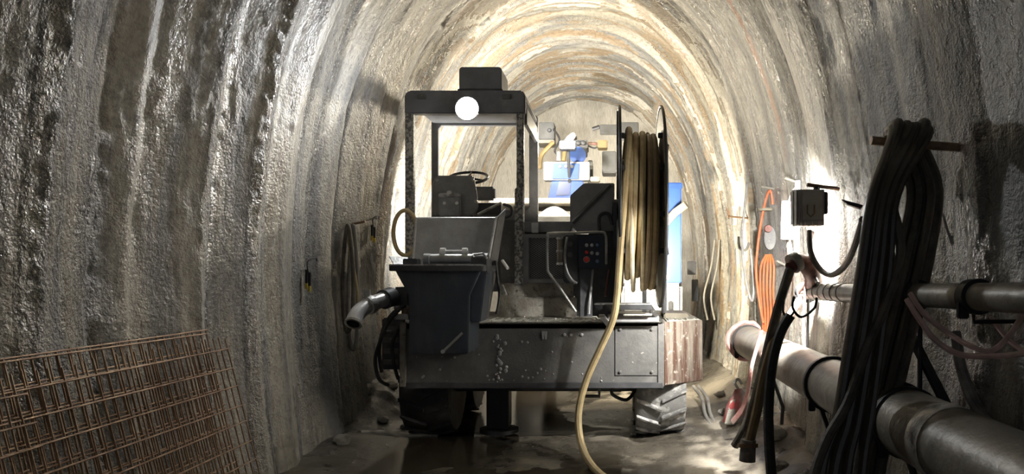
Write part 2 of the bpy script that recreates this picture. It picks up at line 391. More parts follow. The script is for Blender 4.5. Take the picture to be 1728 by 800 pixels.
for nm, a, b in (('wall_left', 0, i0 + 1), ('ceiling', i0, i1 + 1), ('wall_right', i1, NU)):
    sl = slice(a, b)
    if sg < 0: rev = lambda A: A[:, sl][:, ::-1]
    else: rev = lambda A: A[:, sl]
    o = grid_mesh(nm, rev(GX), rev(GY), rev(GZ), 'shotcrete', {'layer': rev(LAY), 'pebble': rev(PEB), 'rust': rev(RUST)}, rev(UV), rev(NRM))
    o['kind'] = 'structure'
# tunnel face
fx = np.linspace(XC - 2.1, XC + 2.1, 130); fz = np.linspace(-.2, 4.6, 150); FX, FZ = np.meshgrid(fx, fz)
FY = FACE + .14 * (fbm(FX * .9, FZ * .9, 61, 5) - .5) + .05 * np.abs(fbm(FX * 2, FZ * 2, 63, 4) - .5)
o = grid_mesh('wall_back', FX, FY, FZ, 'shotcrete', {'layer': FX * 0 + .95, 'pebble': FX * 0 + .5, 'rust': FX * 0}, np.stack([FX * 6, FZ * .25], -1)); o['kind'] = 'structure'
# floor
gx = np.arange(-2.55, 1.7, .035); gy = np.r_[np.arange(-3.5, 3, .15), np.arange(3, FACE + .2, .035)]
X, Y = np.meshgrid(gx, gy)
z = .11 * (fbm(X * .9, Y * .55, 71, 5) - .50)
z += .05 * sstep(.2, .5, X) * sstep(5.0, 5.6, Y)
z = np.maximum(z, 0) + .02 * (fbm(X * 6, Y * 6, 73, 3) - .5) * (z > 0)
bl = sstep(.75, .05, X + 2.32) * (.05 + .27 * sstep(6.12, 6.7, Y) * sstep(11, 9, Y)); br = sstep(.5, .02, 1.32 - X) * .16
rough = fbm(X * 4, Y * 4, 75, 4)
z += (bl + br) * (.45 + 1.1 * rough)
WAT = sstep(.006, .0, z)
LIT = sstep(.35, .75, X + .25 * (fbm(X * 1.5, Y * 1.5, 201, 3) - .5)) * sstep(4.5, 5.0, Y) * (1 - sstep(7.5, 8.6, Y)) * sstep(.36, .55, fbm(X * 3.5, Y * 2.2, 203, 4))  # pale patch painted where the floodlight falls on the floor
LIT = np.maximum(LIT, sstep(6.9, 7.3, Y) * (1 - sstep(8.6, 9.2, Y)) * sstep(-1.25, -.9, X) * (1 - sstep(.6, .9, X)) * sstep(.40, .5, fbm(X * 4, Y * 3, 207, 4)))  # second painted patch: lit floor seen under the vehicle
o = grid_mesh('floor', X, Y, np.maximum(z, 0), 'wet_mud', {'water': WAT, 'lit_patch': LIT}); o['kind'] = 'structure'

# ================================================================== the concrete pump vehicle
VEH = thing('concrete_pump_vehicle', 'dark tunnel concrete pump vehicle with open cab, hopper and hose reel', 'vehicle', (-.6, 6.3, 0))
# ---- rear body: front plate, deck, side plates (open underneath)
fr = MB().box(-1.58, .39, 5.60, 5.64, .455, .95).build('rear_bumper', 'steel_dirty', VEH, .006)
MB().box(-1.575, .385, 5.585, 5.60, .455, .50).build('bottom_lip', 'steel_dark', fr, .004)
MB().box(-1.60, -1.555, 5.575, 5.60, .47, .955).build('edge_strip', 'concrete_crust', fr, .004)
MB().box(.345, .392, 5.588, 5.60, .47, .95).build('edge_strip', 'steel_dirty', fr, .003)
MB().box(.02, .345, 5.592, 5.60, .55, .93).build('access_plate', 'steel_dirty', fr, .004)
for bx in (.06, .30): 
    for bz in (.58, .90): MB().lathe([(.012, 0), (.012, .01), (.006, .014)], (bx, 5.592, bz), (0, -1, 0), 6).build('bolt', 'steel_dirty', fr)
for bx, bz in ((-.52, .855), (-.50, .855)):
    MB().prism([(bx - .012, bz + .03), (bx + .01, bz + .03), (bx + .004, bz - .03), (bx - .008, bz - .03)], 'y', 5.585, 5.60).build('lifting_lug', 'plate_grey', fr, .002)
for bx in (-.36, -.31, -.23): MB().lathe([(.014, 0), (.014, .008), (.008, .013)], (bx, 5.60, .86), (0, -1, 0), 6).build('bolt', 'plate_grey', fr)
rs = random.Random(5)
sp = MB()
for k in range(26):
    x = -.84 + rs.gauss(0, .025) - .01 * k / 8; zz = .85 - .36 * k / 26; r = rs.uniform(.006, .018)
    sp.lathe([(r, 0), (r * .8, .006), (r * .3, .01)], (x, 5.60, zz), (0, -1, 0), 7)
for k in range(34):
    r = rs.uniform(.004, .012); sp.lathe([(r, 0), (r * .8, .005), (r * .3, .008)], (rs.uniform(-1.5, .3), 5.60, rs.choice((rs.uniform(.5, .6), rs.uniform(.5, .92)))), (0, -1, 0), 6)
sp = sp.build('concrete_splashes', 'plate_grey', fr); sp['kind'] = 'stuff'
MB().plate([(.395, 5.598, .475), (.715, 5.86, .475), (.715, 5.86, .955), (.395, 5.598, .955)], -.03).build('corner_panel', 'rust_streaks', VEH, .005, label='rust-streaked corner panel')
MB().box(.68, .715, 5.86, 6.30, .475, .95).build('side_panel', 'rust_streaks', VEH, .005)
MB().box(-1.58, -1.54, 5.64, 6.30, .5, .95).build('side_panel', 'steel_dirty', VEH, .005)
dk = MB().prism([(-1.58, 5.60), (.39, 5.60), (.715, 5.86), (.715, 7.2), (-1.58, 7.2)], 'z', .90, .952).build('deck', 'concrete_crust', VEH, .006)
# crusted concrete on the deck edge
cr_ = MB(); n = 70
for k in range(n):
    x = -.95 + 1.0 * k / n; hh = .004 + .012 * abs(math.sin(k * .9) * math.sin(k * .37 + 1)) * (1.5 if k < 20 else 1)
    cr_.box(x, x + 1.0 / n * 1.05, 5.60 + .01 * rs.random(), 5.78 + .25 * rs.random(), .950, .952 + hh)
for k in range(18):
    x = .42 + .27 * k / 18; cr_.box(x, x + .017, 5.66 + (x - .39) * .8, 6.2, .95, .956 + .012 * rs.random())
cr_ = cr_.build('concrete_crust', 'crust_pale', dk, .003); cr_['kind'] = 'stuff'
# ---- underframe
ch = MB().box(-1.15, .1, 5.9, 7.3, .42, .56).build('chassis_beam', 'steel_dark', VEH, .01)
MB().tube([(-1.5, 6.12, .42), (.5, 6.12, .42)], .07, 10).build('axle', 'steel_dark', ch)
MB().tube([(-1.5, 7.1, .42), (.5, 7.1, .42)], .07, 10).build('axle', 'steel_dark', ch)
MB().box(-1.02, -.84, 6.0, 6.2, .06, .5).build('outrigger_leg', 'clamp_black', ch, .01)
MB().lathe([(.16, 0), (.16, .03), (.07, .05)], (-.93, 6.1, .02), (0, 0, 1), 18).build('outrigger_foot', 'rubber', ch)
MB().box(-.02, .1, 6.5, 6.7, .28, .46).build('gearbox', 'steel_dark', ch, .02)
MB().box(-1.2, -.7, 6.6, 7.1, .28, .5).build('oil_tank', 'steel_dark', ch, .03)
MB().tube(cr([(.02, 5.9, .44), (.0, 5.92, .36), (.12, 6, .3), (.2, 6.1, .38)], 6), .014, 7).build('brake_hose', 'rubber', ch)
MB().tube([(-.25, 5.75, .46), (-.25, 5.75, .37), (-.1, 5.75, .37), (-.1, 5.75, .46)], .016, 7).build('towing_eye', 'steel_dirty', ch)
# ---- wheels
def wheel(x0, x1, yc, material, first=None):
    R = .41; xm = (x0 + x1) / 2; hw = (x1 - x0) / 2
    t = MB().lathe([(.2, -hw * .92), (.27, -hw), (R * .90, -hw * .98), (R * .945, -hw * .75), (R * .95, 0), (R * .945, hw * .75), (R * .90, hw * .98), (.27, hw), (.2, hw * .92)], (xm, yc, R), (1, 0, 0), 36).build('wheel', material, VEH)
    rim = MB().lathe([(.2, -hw * .9), (.2, hw * .85), (.12, hw * .8), (.1, hw * .5)], (xm, yc, R), (1, 0, 0), 24).build('rim', 'steel_dirty', t)
    org = Vector((xm, yc, R)); lug = {}
    for s in (-1, 1):
        m = MB(); a = .30
        # chevron bar: from the centre line out to the shoulder, sweeping round the tyre
        def pt(u, ang, r): return Vector((s * u * hw, -math.sin(ang) * r, -math.cos(ang) * r))
        lo = []; hi = []
        secs = []
        for u, ang in ((.0, .0), (.5, .12), (1.0, .22)):
            secs.append([pt(u, ang - .05, R * .93), pt(u, ang + .05, R * .93), pt(u, ang + .035, R * (1.0 if u < .9 else .965)), pt(u, ang - .035, R * (1.0 if u < .9 else .965))])
        m.loft(secs); me = m.mesh('tread_lug', material, Vector((0, 0, 0)), .004)
        for k in range(16):
            o = bpy.data.objects.new('tread_lug', me); C.objects.link(o); o.parent = t
            o.location = org - wloc(VEH); o.rotation_euler = (2 * PI * k / 16 + (PI / 16 if s > 0 else 0), 0, 0)
    return t
wheel(.19, .58, 6.12, 'tyre_lit'); wheel(-1.66, -1.27, 6.12, 'rubber')  # right tyre carries painted floodlight, left one plain rubber
wheel(.19, .58, 7.1, 'tyre_lit'); wheel(-1.66, -1.27, 7.1, 'rubber')
# ---- hopper
hp = MB()
hp.loft([[(-1.42, 5.19, .76), (-1.01, 5.19, .76), (-1.01, 5.6, .76), (-1.42, 5.6, .76)],
         [(-1.42, 5.17, 1.17), (-1.00, 5.17, 1.17), (-1.00, 5.66, 1.17), (-1.42, 5.66, 1.17)],
         [(-1.51, 5.15, 1.345), (-.92, 5.15, 1.345), (-.92, 5.74, 1.345), (-1.51, 5.74, 1.345)]], True)
hop = hp.build('hopper', 'hopper_paint', VEH, .006)
MB().ring(rrect(-1.545, -.885, 5.11, 5.76, .02, 2), rrect(-1.48, -.945, 5.17, 5.71, .02, 2), 'z', 1.34, 1.385).build('hopper_rim', 'steel_dark', hop, .004)
MB().box(-1.54, -.89, 5.108, 5.12, 1.375, 1.388).build('rim_edge', 'edge_worn', hop, .003)
bp_ = MB().plate([(-1.53, 5.70, 1.38), (-.93, 5.70, 1.38), (-.865, 5.86, 1.755), (-1.545, 5.86, 1.755)], .015).build('back_plate', 'plate_grey', hop, .003)
MB().tube([(-1.545, 5.85, 1.757), (-.865, 5.85, 1.757)], .011, 7).build('plate_edge', 'edge_worn', bp_)
MB().tube([(-1.53, 5.69, 1.385), (-1.545, 5.85, 1.757)], .010, 7).build('plate_edge', 'edge_worn', bp_)
MB().tube([(-.935, 5.69, 1.385), (-.868, 5.85, 1.757)], .014, 7).build('plate_edge', 'crust_pale', bp_)
wg = MB().plate([P(852, 352, 5.86), P(838, 366, 5.78), P(806, 536, 5.5), P(822, 538, 5.62)], .02).build('wing_plate', 'steel_dirty', hop, .004)
MB().tube([P(838, 366, 5.77), P(822, 450, 5.60), P(806, 536, 5.49)], .010, 7).build('wing_edge', 'edge_worn', wg)
MB().prism([(-1.0, 1.34), (-.885, 1.34), (-.93, .98), (-1.0, .98)], 'y', 5.22, 5.5).build('side_wall', 'hopper_paint', hop, .006)
ag = MB().tube([P(720, 438, 5.42), P(798, 438, 5.42)], .04, 14).build('agitator_shaft', 'galvanised', hop)
MB().tube([P(716, 439, 5.40), P(726, 439, 5.40)], .048, 14).build('shaft_collar', 'plate_grey', ag)
va = MB().tube([P(742, 425, 5.44), P(790, 425, 5.44)], .014, 9).build('vibrator_rod', 'chrome', hop)
for px in (748, 785): MB().tube([P(px - 5, 424, 5.44), P(px + 4, 424, 5.44)], .024, 9).build('end_cap', 'white_plastic', va)
MB().tube([P(798, 445, 5.28), P(824, 445, 5.28)], .075, 16).build('shaft_bearing', 'steel_dark', hop)
MB().tube([P(800, 434, 5.20), P(800, 430, 5.2), P(815, 428, 5.2), P(822, 436, 5.2)], .008, 7).build('bearing_edge', 'edge_worn', hop)
MB().tube([P(780, 562, 5.155), P(749, 592, 5.15)], .009, 7).build('flap_lever', 'galvanised', hop)
MB().lathe([(.014, 0), (.014, .02)], P(748, 593, 5.155), (0, -1, 0), 9).build('lever_knob', 'edge_worn', hop)
MB().tube([P(848, 440, 5.62), P(857, 453, 5.55)], .012, 8).build('control_lever', 'white_plastic', hop)
MB().tube([P(848, 482, 5.62), P(854, 498, 5.56)], .010, 8).build('control_lever', 'edge_worn', hop)
MB().tube(cr([P(836, 440, 5.66), P(840, 470, 5.64), P(843, 500, 5.62), P(838, 530, 5.6)], 6), .012, 7).build('hydraulic_hose', 'rubber', hop)
MB().plate([P(657, 432, 5.45), P(688, 434, 5.5), P(690, 452, 5.4), P(668, 452, 5.35)], .01).build('splash_flap', 'edge_worn', hop)
MB().box(-1.50, -1.40, 5.3, 5.42, 1.385, 1.43).build('hinge_block', 'steel_dark', hop, .006)
# ---- outlet pipe elbow at the left
el = MB()
path = cr([P(668, 498, 5.66), P(646, 506, 5.52), P(620, 516, 5.40), P(603, 530, 5.30), P(596, 546, 5.24)], 6)
outl = MB().tube(path, .056, 18, caps=False).build('outlet_elbow', 'chrome', VEH)
MB().tube(path, .046, 18, caps=False).build('inner_wall', 'steel_dark', outl)
p0, p1 = Vector(path[-2]), Vector(path[-1]); ax = (p1 - p0).normalized()
MB().lathe([(.047, -.012), (.062, -.012), (.062, .006), (.047, .006), (.047, -.012)], p1, ax, 20, False).build('mouth_ring', 'galvanised', outl)
q0 = Vector(path[11]); ax = (Vector(path[12]) - Vector(path[10])).normalized()
cl = MB().lathe([(.055, -.025), (.07, -.022), (.072, 0), (.07, .022), (.055, .025)], q0, ax, 20, False).build('coupling_clamp', 'edge_worn', outl)
MB().box(-.02, .02, -.015, .015, 0, .05, Matrix.Translation(q0 + Vector((-.01, -.02, .06)))).build('clamp_latch', 'galvanised', outl, .004)
q1 = Vector(path[4]); ax = (Vector(path[5]) - Vector(path[3])).normalized()
MB().lathe([(.056, -.04), (.075, -.04), (.075, .05), (.056, .05)], q1, ax, 20, False).build('pipe_flange', 'steel_dark', outl)
MB().box(-1.66, -1.54, 5.62, 5.78, 1.04, 1.22).build('outlet_housing', 'steel_dark', VEH, .012)
MB().lathe([(.055, 0), (.055, .04), (.03, .05)], P(692, 527, 5.6), (0, -1, 0), 14).build('end_cover', 'rust_streaks', VEH)
MB().box(-1.64, -1.50, 5.56, 5.62, 1.06, 1.08).build('support_bracket', 'edge_worn', VEH, .003)
MB().box(-1.62, -1.52, 5.52, 5.60, .98, 1.02).build('support_bracket', 'edge_worn', VEH, .003)
for k, pts in enumerate(([(676, 520, 5.5), (655, 545, 5.48), (640, 580, 5.5), (633, 610, 5.55), (640, 640, 5.62), (655, 650, 5.7)],
                         [(684, 515, 5.55), (664, 528, 5.52), (648, 552, 5.5), (640, 590, 5.55), (644, 628, 5.6)],
                         [(672, 555, 5.6), (662, 580, 5.6), (664, 610, 5.62), (672, 640, 5.65)])):
    MB().tube(cr([P(*q) for q in pts], 6), .014, 8).build('hydraulic_hose', 'rubber', VEH)
mnf = MB().box(-1.78, -1.60, 5.72, 5.95, .58, .98).build('valve_manifold', 'steel_dark', VEH, .01)
for k in range(4):
    MB().box(-1.76, -1.64, 5.69, 5.72, .62 + .085 * k, .66 + .085 * k).build('valve_block', 'steel_dirty', mnf, .005)
MB().tube([P(660, 560, 5.66), P(645, 560, 5.6)], .012, 8).build('valve_handle', 'galvanised', mnf)
# beige hose loop tied to the cab post
# ---- cab
cab = MB().box(-1.85, -.76, 6.6, 7.62, 1.16, 1.24).build('cab', 'cab_paint', VEH, .01)
MB().box(-1.84, -1.765, 6.57, 6.65, 1.24, 2.80).build('cab_post', 'cab_splashed', cab, .012)
MB().box(-.85, -.785, 6.57, 6.65, 1.24, 2.80).build('cab_post', 'cab_splashed', cab, .012)
hd = [(-1.84, 2.74), (-.77, 2.74), (-.77, 2.91), (-.80, 2.945), (-1.80, 2.945), (-1.84, 2.91)]
MB().prism(hd, 'y', 6.56, 6.66).build('front_header', 'cab_paint', cab, .01)
MB().prism([(x, z + (.12 if z < 2.8 else .0)) for x, z in hd], 'y', 6.66, 7.60).build('roof', 'cab_paint', cab, .01)
MB().ring([(-.76, 2.92), (-.79, 2.945), (-1.82, 2.945), (-1.85, 2.92)] + [(-1.85, 1.24), (-1.85, 1.24), (-.76, 1.24), (-.76, 1.24)],
          [(-.85, 2.80), (-.88, 2.838), (-1.75, 2.838), (-1.78, 2.80)] + [(-1.78, 2.00), (-1.75, 1.97), (-.88, 1.97), (-.85, 2.00)], 'y', 7.58, 7.64).build('rear_frame', 'cab_paint', cab, .004)
MB().box(-.80, -.765, 6.66, 7.58, 2.66, 2.82).build('side_rail', 'cab_paint', cab, .008)
MB().box(-.81, -.765, 6.66, 7.58, 1.24, 1.72).build('side_door', 'steel_dirty', cab, .008)
MB().box(-1.85, -1.80, 6.66, 7.58, 1.24, 1.72).build('side_door', 'steel_dirty', cab, .008)
MB().box(-1.76, -.86, 6.60, 6.63, 1.24, 1.80).build('back_panel', 'steel_dirty', cab, .006)
for px in (712, 855): MB().box(-.04, .04, -.012, .004, -.025, .02, Matrix.Translation(P(px, 163, 6.56))).build('header_pad', 'steel_dirty', cab, .006)
ab = MB().prism(rrect(-1.365, -.985, 2.945, 3.165, .03, 4), 'y', 6.60, 7.0).build('roof_unit', 'cab_paint', cab, .01)
MB().box(-1.375, -.975, 6.58, 7.02, 2.94, 2.965).build('unit_base', 'steel_dark', ab, .005)
hl = MB().lathe([(.03, .10), (.085, .08), (.103, .03), (.105, 0.0)], P(788, 183, 6.48), (0, 1, 0), 24).build('headlight', 'steel_dark', cab)
MB().lathe([(.099, 0), (.08, -.012), (.03, -.02)], P(788, 183, 6.48), (0, 1, 0), 24).build('headlight_lens', 'lens_on', hl, label='glowing white headlight lens')
MB().box(-.012, .012, 0, .06, -.02, .02, Matrix.Translation(P(788, 183, 6.55))).build('lamp_bracket', 'steel_dark', hl)
rl = MB().lathe([(.09, 0), (.088, -.03), (.075, -.08), (.03, -.1)], (-1.0, 7.80, 2.96), (0, 1, 0), 20).build('rear_work_lamp', 'steel_dark', cab)
MB().lathe([(.084, 0), (.03, .015)], (-1.0, 7.80, 2.96), (0, 1, 0), 20).build('work_lamp_lens', 'lens_warm', rl)
MB().box(-1.02, -.98, 7.6, 7.74, 2.9, 2.93).build('lamp_bracket', 'steel_dark', rl)
# seat, steering wheel, console
st = MB()
oct_ = [(736, 296), (800, 296), (806, 330), (808, 352), (800, 364), (732, 364), (728, 352), (729, 312)]
st.loft([[P(x, y, 6.86) for x, y in oct_], [P(x * 0.97 + 768 * .03, y * .97 + 330 * .03, 6.82) for x, y in oct_]])
seat = st.build('seat_backrest', 'plate_grey', cab, .012)
for x, y in ((738, 305), (797, 304), (803, 340)): MB().lathe([(.018, 0), (.016, .012)], P(x, y, 6.82), (0, -1, 0), 10).build('seat_bolt', 'edge_worn', seat)
MB().box(-1.62, -1.20, 6.86, 7.22, 1.66, 1.80).build('seat_cushion', 'steel_dark', seat, .03)
MB().box(-1.5, -1.3, 6.9, 7.1, 1.24, 1.66).build('seat_pedestal', 'steel_dark', seat, .01)
br_ = MB().box(-.10, .10, -.04, .0, -.11, .09, Matrix.Translation(P(760, 345, 6.80))).build('seat_bracket', 'plate_grey', seat, .01)
MB().box(-.10, .10, -.055, -.02, .06, .10, Matrix.Translation(P(760, 345, 6.80))).build('bracket_top', 'edge_worn', br_, .01)
MB().box(-.02, .02, -.06, -.02, .09, .12, Matrix.Translation(P(760, 345, 6.80))).build('bracket_clip', 'white_plastic', br_, .006)
for x in (750, 771): MB().lathe([(.017, 0), (.015, .01)], P(x, 343, 6.755), (0, -1, 0), 9).build('bracket_bolt', 'white_plastic', br_)
swc = P(790, 300, 7.25); tl_ = math.radians(24)
e1 = Vector((1, 0, 0)); e2 = Vector((0, math.cos(tl_), math.sin(tl_)))
sw = MB().tube([swc + (e1 * math.cos(2 * PI * k / 40) + e2 * math.sin(2 * PI * k / 40)) * .19 for k in range(40)], .014, 8, True).build('steering_wheel', 'clamp_black', cab)
for a in (90, 210, 330):
    t = math.radians(a); MB().tube([swc, swc + (e1 * math.cos(t) + e2 * math.sin(t)) * .19], .010, 6).build('wheel_spoke', 'clamp_black', sw)
en = e1.cross(e2)
MB().tube([swc, swc - en * .45], .028, 8).build('steering_column', 'steel_dark', sw)
MB().box(-.12, .12, -.05, .05, -.07, .06, Matrix.Translation(P(815, 326, 7.2))).build('dash_console', 'cab_paint', cab, .02)
MB().tube([P(806, 362, 6.7), P(846, 342, 6.75)], .012, 8).build('gear_lever', 'edge_worn', cab)
MB().box(-.14, .1, -.03, .03, -.07, .04, Matrix.Translation(P(828, 350, 6.9))).build('switch_box', 'steel_dark', cab, .012)
MB().tube(cr([P(850, 345, 6.65), P(862, 350, 6.6), P(862, 362, 6.6), P(850, 368, 6.6)], 5), .014, 7).build('grab_handle', 'steel_dark', cab)
# ---- engine hood with mesh grille
eh = MB().box(-.80, -.02, 6.36, 7.5, 1.24, 1.66).build('engine_hood', 'steel_dark', VEH, .01)
MB().ring([(-.77, 1.66), (-.33, 1.66), (-.33, 1.24), (-.77, 1.24)], [(-.71, 1.625), (-.36, 1.625), (-.36, 1.275), (-.71, 1.275)], 'y', 6.32, 6.36).build('grille_frame', 'plate_grey', eh, .004)
gm = MB(); st_ = .026
for sgn in (1, -1):
    for k in range(-18, 34):
        a = Vector((-.71 + k * st_, 6.335, 1.275)); pts = []
        for j in range(2):
            pass
        # line x = x0 + sgn*t*1.7, z = 1.275 + t ; clip to the opening
        x0 = -.71 + k * st_ * 1.1; ts = [0, .35]
        def xa(t): return x0 + sgn * t * 1.5
        lo, hi = 0, .35
        ta = (-.71 - x0) / (sgn * 1.5); tb = (-.36 - x0) / (sgn * 1.5); ta, tb = min(ta, tb), max(ta, tb)
        lo, hi = max(lo, ta), min(hi, tb)
        if hi - lo > .01: gm.tube([(xa(lo), 6.338, 1.275 + lo), (xa(hi), 6.338, 1.275 + hi)], .0028, 4)
gm = gm.build('grille_mesh', 'plate_grey', eh); gm['kind'] = 'stuff'
MB().prism([(P(886, 392, 6.35).x, P(886, 392, 6.35).z), (P(962, 392, 6.35).x, P(962, 392, 6.35).z), (P(968, 374, 6.35).x, P(968, 374, 6.35).z), (P(884, 374, 6.35).x, P(884, 374, 6.35).z)], 'y', 6.34, 7.0).build('hood_top', 'plate_grey', eh, .006)
MB().box(-.03, .03, -.015, .0, -.045, .04, Matrix.Translation(P(903, 384, 6.335))).build('hood_latch', 'white_plastic', eh, .004)
MB().box(-.96, -.79, 6.34, 6.40, 1.24, 1.78).build('cab_side_plate', 'steel_dirty', eh, .006)
MB().box(-.83, -.76, 6.30, 6.36, 1.22, 2.05).build('corner_post', 'cab_splashed', eh, .008)
MB().box(-.97, -.30, 6.29, 6.35, .95, 1.12).build('splash_board', 'concrete_crust', VEH, .008)
MB().box(-.97, -.32, 6.32, 6.38, 1.12, 1.24).build('splash_board', 'concrete_crust', VEH, .008)
MB().box(-.32, -.02, 6.30, 6.7, .95, 1.3).build('tool_chest', 'steel_dark', VEH, .008)
# ---- guarded electric box with diagonal rib
oc = [(985, 309), (1037, 309), (1037, 390), (972, 390), (962, 378), (962, 330)]
eb = MB().loft([[P(x, y, 6.25) for x, y in oc], [P(x, y, 6.25) + Vector((0, .35, 0)) for x, y in oc]]).build('reel_drive_cover', 'plate_grey', VEH, .006)
MB().tube([P(966, 376, 6.25), P(1030, 312, 6.25)], .022, 6).build('diagonal_rib', 'steel_dirty', eb)
MB().tube(cr([P(1012, 392, 6.23), P(1011, 368, 6.23), P(1018, 360, 6.23), P(1028, 362, 6.23), P(1033, 380, 6.23)], 5), .014, 7).build('cover_cable', 'steel_dark', eb)
MB().box(-.20, .03, 6.28, 6.5, .95, 1.70).build('reel_column', 'steel_dark', VEH, .012)
# ---- control panel
pole = MB().box(-.265, -.16, 5.93, 6.02, .95, 1.42).build('control_stand', 'steel_dark', VEH, .01)
cp = MB().prism(rrect(P(976, 0, 5.9).x, P(1022, 0, 5.9).x, P(0, 453, 5.9).z, P(0, 398, 5.9).z, .015, 3), 'y', 5.88, 6.02).build('control_panel', 'panel_black', VEH, .006)
bt = {}
for x, y, m in ((990, 414, 'grey_button'), (999, 414, 'grey_button'), (1008, 414, 'blue_button'), (990, 426, 'red_button'), (999, 427, 'grey_button'), (1008, 428, 'grey_button'), (1008, 441, 'blue_button')):
    MB().lathe([(.015, 0), (.015, .012), (.009, .018)], P(x, y, 5.88), (0, -1, 0), 12).build('push_button', m, cp)
es = MB().lathe([(.027, 0), (.027, .008), (.014, .012), (.014, .02)], P(990, 438, 5.88), (0, -1, 0), 14).build('emergency_stop', 'plate_grey', cp)
MB().lathe([(.022, .02), (.022, .03), (.012, .036)], P(990, 438, 5.88), (0, -1, 0), 14).build('stop_knob', 'red_button', es)
jb = MB().prism(rrect(P(950, 0, 5.95).x, P(977, 0, 5.95).x, P(0, 478, 5.95).z, P(0, 397, 5.95).z, .03, 3), 'y', 5.94, 6.05).build('valve_box', 'steel_dark', VEH, .01)
for z_ in (412, 430): MB().lathe([(.022, 0), (.022, .012)], P(962, z_, 5.94), (0, -1, 0), 14).build('gauge', 'steel_dirty', jb)
fl = MB().tube([P(946, 402, 5.98), P(946, 446, 5.98)], .030, 12).build('filter_cartridge', 'rig_cream', VEH)
for y in (402, 424, 445): MB().tube([P(946, y - 2, 5.98), P(946, y + 2, 5.98)], .036, 12).build('filter_band', 'edge_worn', fl)
gd = MB().tube(cr([P(972, 526, 5.86), P(948, 490, 5.86), P(926, 460, 5.86), P(924, 452, 5.86), P(924, 400, 5.86), P(928, 394, 5.86), P(970, 393, 5.86), P(1014, 392, 5.86), P(1021, 396, 5.86), P(1023, 408, 5.86), P(1023, 446, 5.86)], 5), .0105, 8).build('guard_rail', 'galvanised', VEH)
MB().tube(cr([P(957, 400, 5.92), P(953, 430, 5.9), P(956, 455, 5.9), P(965, 472, 5.9), P(974, 478, 5.9)], 5), .010, 7).build('control_cable', 'galvanised', VEH)
MB().tube(cr([P(1000, 455, 5.95), P(998, 480, 5.92), P(995, 510, 5.9), P(994, 530, 5.9)], 5), .010, 7).build('control_cable', 'plate_grey', VEH)
MB().tube([P(1028, 455, 6.1), P(1021, 500, 6.0)], .009, 6).build('control_cable', 'red_steel', VEH)
MB().box(-.30, -.12, 5.88, 6.05, .95, .975).build('stand_foot', 'crust_pale', pole, .005)
# ---- hose reel
RC = Vector((0, 6.22, 1.875)); RR = .83; XL, XR = .06, .40
rl_ = MB().tube([(XL - .06, RC.y, RC.z), (XR + .05, RC.y, RC.z)], .07, 14).build('hose_reel', 'steel_dark', VEH)
MB().tube([(XL, RC.y, RC.z), (XR, RC.y, RC.z)], .40, 28).build('reel_drum', 'steel_dark', rl_)
for x, inn in ((XL, 1), (XR, -1)):
    fl_ = MB().lathe([(.14, -.004), (RR - .02, -.004), (RR - .02, .004), (.14, .004), (.14, -.004)], (x, RC.y, RC.z), (1, 0, 0), 56, False).build('reel_flange', 'rig_cream' if inn < 0 else 'plate_grey', rl_)
    MB().tube([(x, RC.y + RR * math.cos(2 * PI * k / 64), RC.z + RR * math.sin(2 * PI * k / 64)) for k in range(64)], .012, 8, True).build('flange_rim', 'clamp_black', fl_)
    for k in range(6):
        t = PI / 6 + k * PI / 3
        MB().tube([(x - inn * .012, RC.y + .14 * math.cos(t), RC.z + .14 * math.sin(t)), (x - inn * .012, RC.y + (RR - .02) * math.cos(t), RC.z + (RR - .02) * math.sin(t))], .012, 6).build('flange_spoke', 'clamp_black', fl_)
    for t in (2.2, 2.75, 3.3, 3.75):
        MB().box(-.02, .02, -.02, .02, -.02, .02, Matrix.Translation((x + inn * .02, RC.y + .66 * math.cos(t), RC.z + .66 * math.sin(t)))).build('hose_clip', 'clamp_black', fl_, .004)
MB().box(XL - .05, XL - .02, 6.0, 6.44, .95, 1.9).build('reel_stand', 'steel_dark', rl_, .006)
MB().box(XR + .02, XR + .05, 6.1, 6.34, .95, 1.9).build('reel_stand', 'steel_dark', rl_, .006)
# ---- folding step platform at the right of the bumper
tr = MB().box(P(1003, 0, 5.42).x, P(1100, 0, 5.42).x, 5.40, 5.66, 1.055, 1.10).build('step_platform', 'steel_dark', VEH, .006)
MB().box(P(1003, 0, 5.42).x, P(1100, 0, 5.42).x, 5.395, 5.41, 1.095, 1.105).build('platform_edge', 'edge_worn', tr)
MB().plate([P(1098, 512, 5.40), P(1120, 544, 5.56), P(1120, 548, 5.62), P(1098, 530, 5.45)], .02).build('platform_arm', 'steel_dirty', tr, .004)
MB().plate([P(1010, 530, 5.42), P(1024, 548, 5.58), P(1034, 548, 5.58), P(1020, 530, 5.42)], .02).build('platform_arm', 'galvanised', tr, .004)
MB().box(P(1025, 0, 5.5).x, P(1112, 0, 5.5).x, 5.50, 5.58, .96, 1.02).build('hinge_beam', 'plate_grey', tr, .006)
MB().tube([P(1052, 531, 5.46), P(1100, 531, 5.46)], .010, 8).build('hinge_rod', 'crust_pale', tr)
MB().box(.42, .62, 6.0, 6.5, .95, 1.0).build('deck_box', 'rig_cream', VEH, .01)
# lamp behind the reel
wl = MB().box(.22, .40, 7.08, 7.20, 1.40, 1.60).build('rear_flood_lamp', 'steel_dark', VEH, .008)
MB().box(.235, .385, 7.20, 7.21, 1.415, 1.585).build('flood_lens', 'lens_warm', wl)
MB().box(.29, .33, 7.10, 7.16, .95, 1.40).build('lamp_post', 'steel_dark', wl)

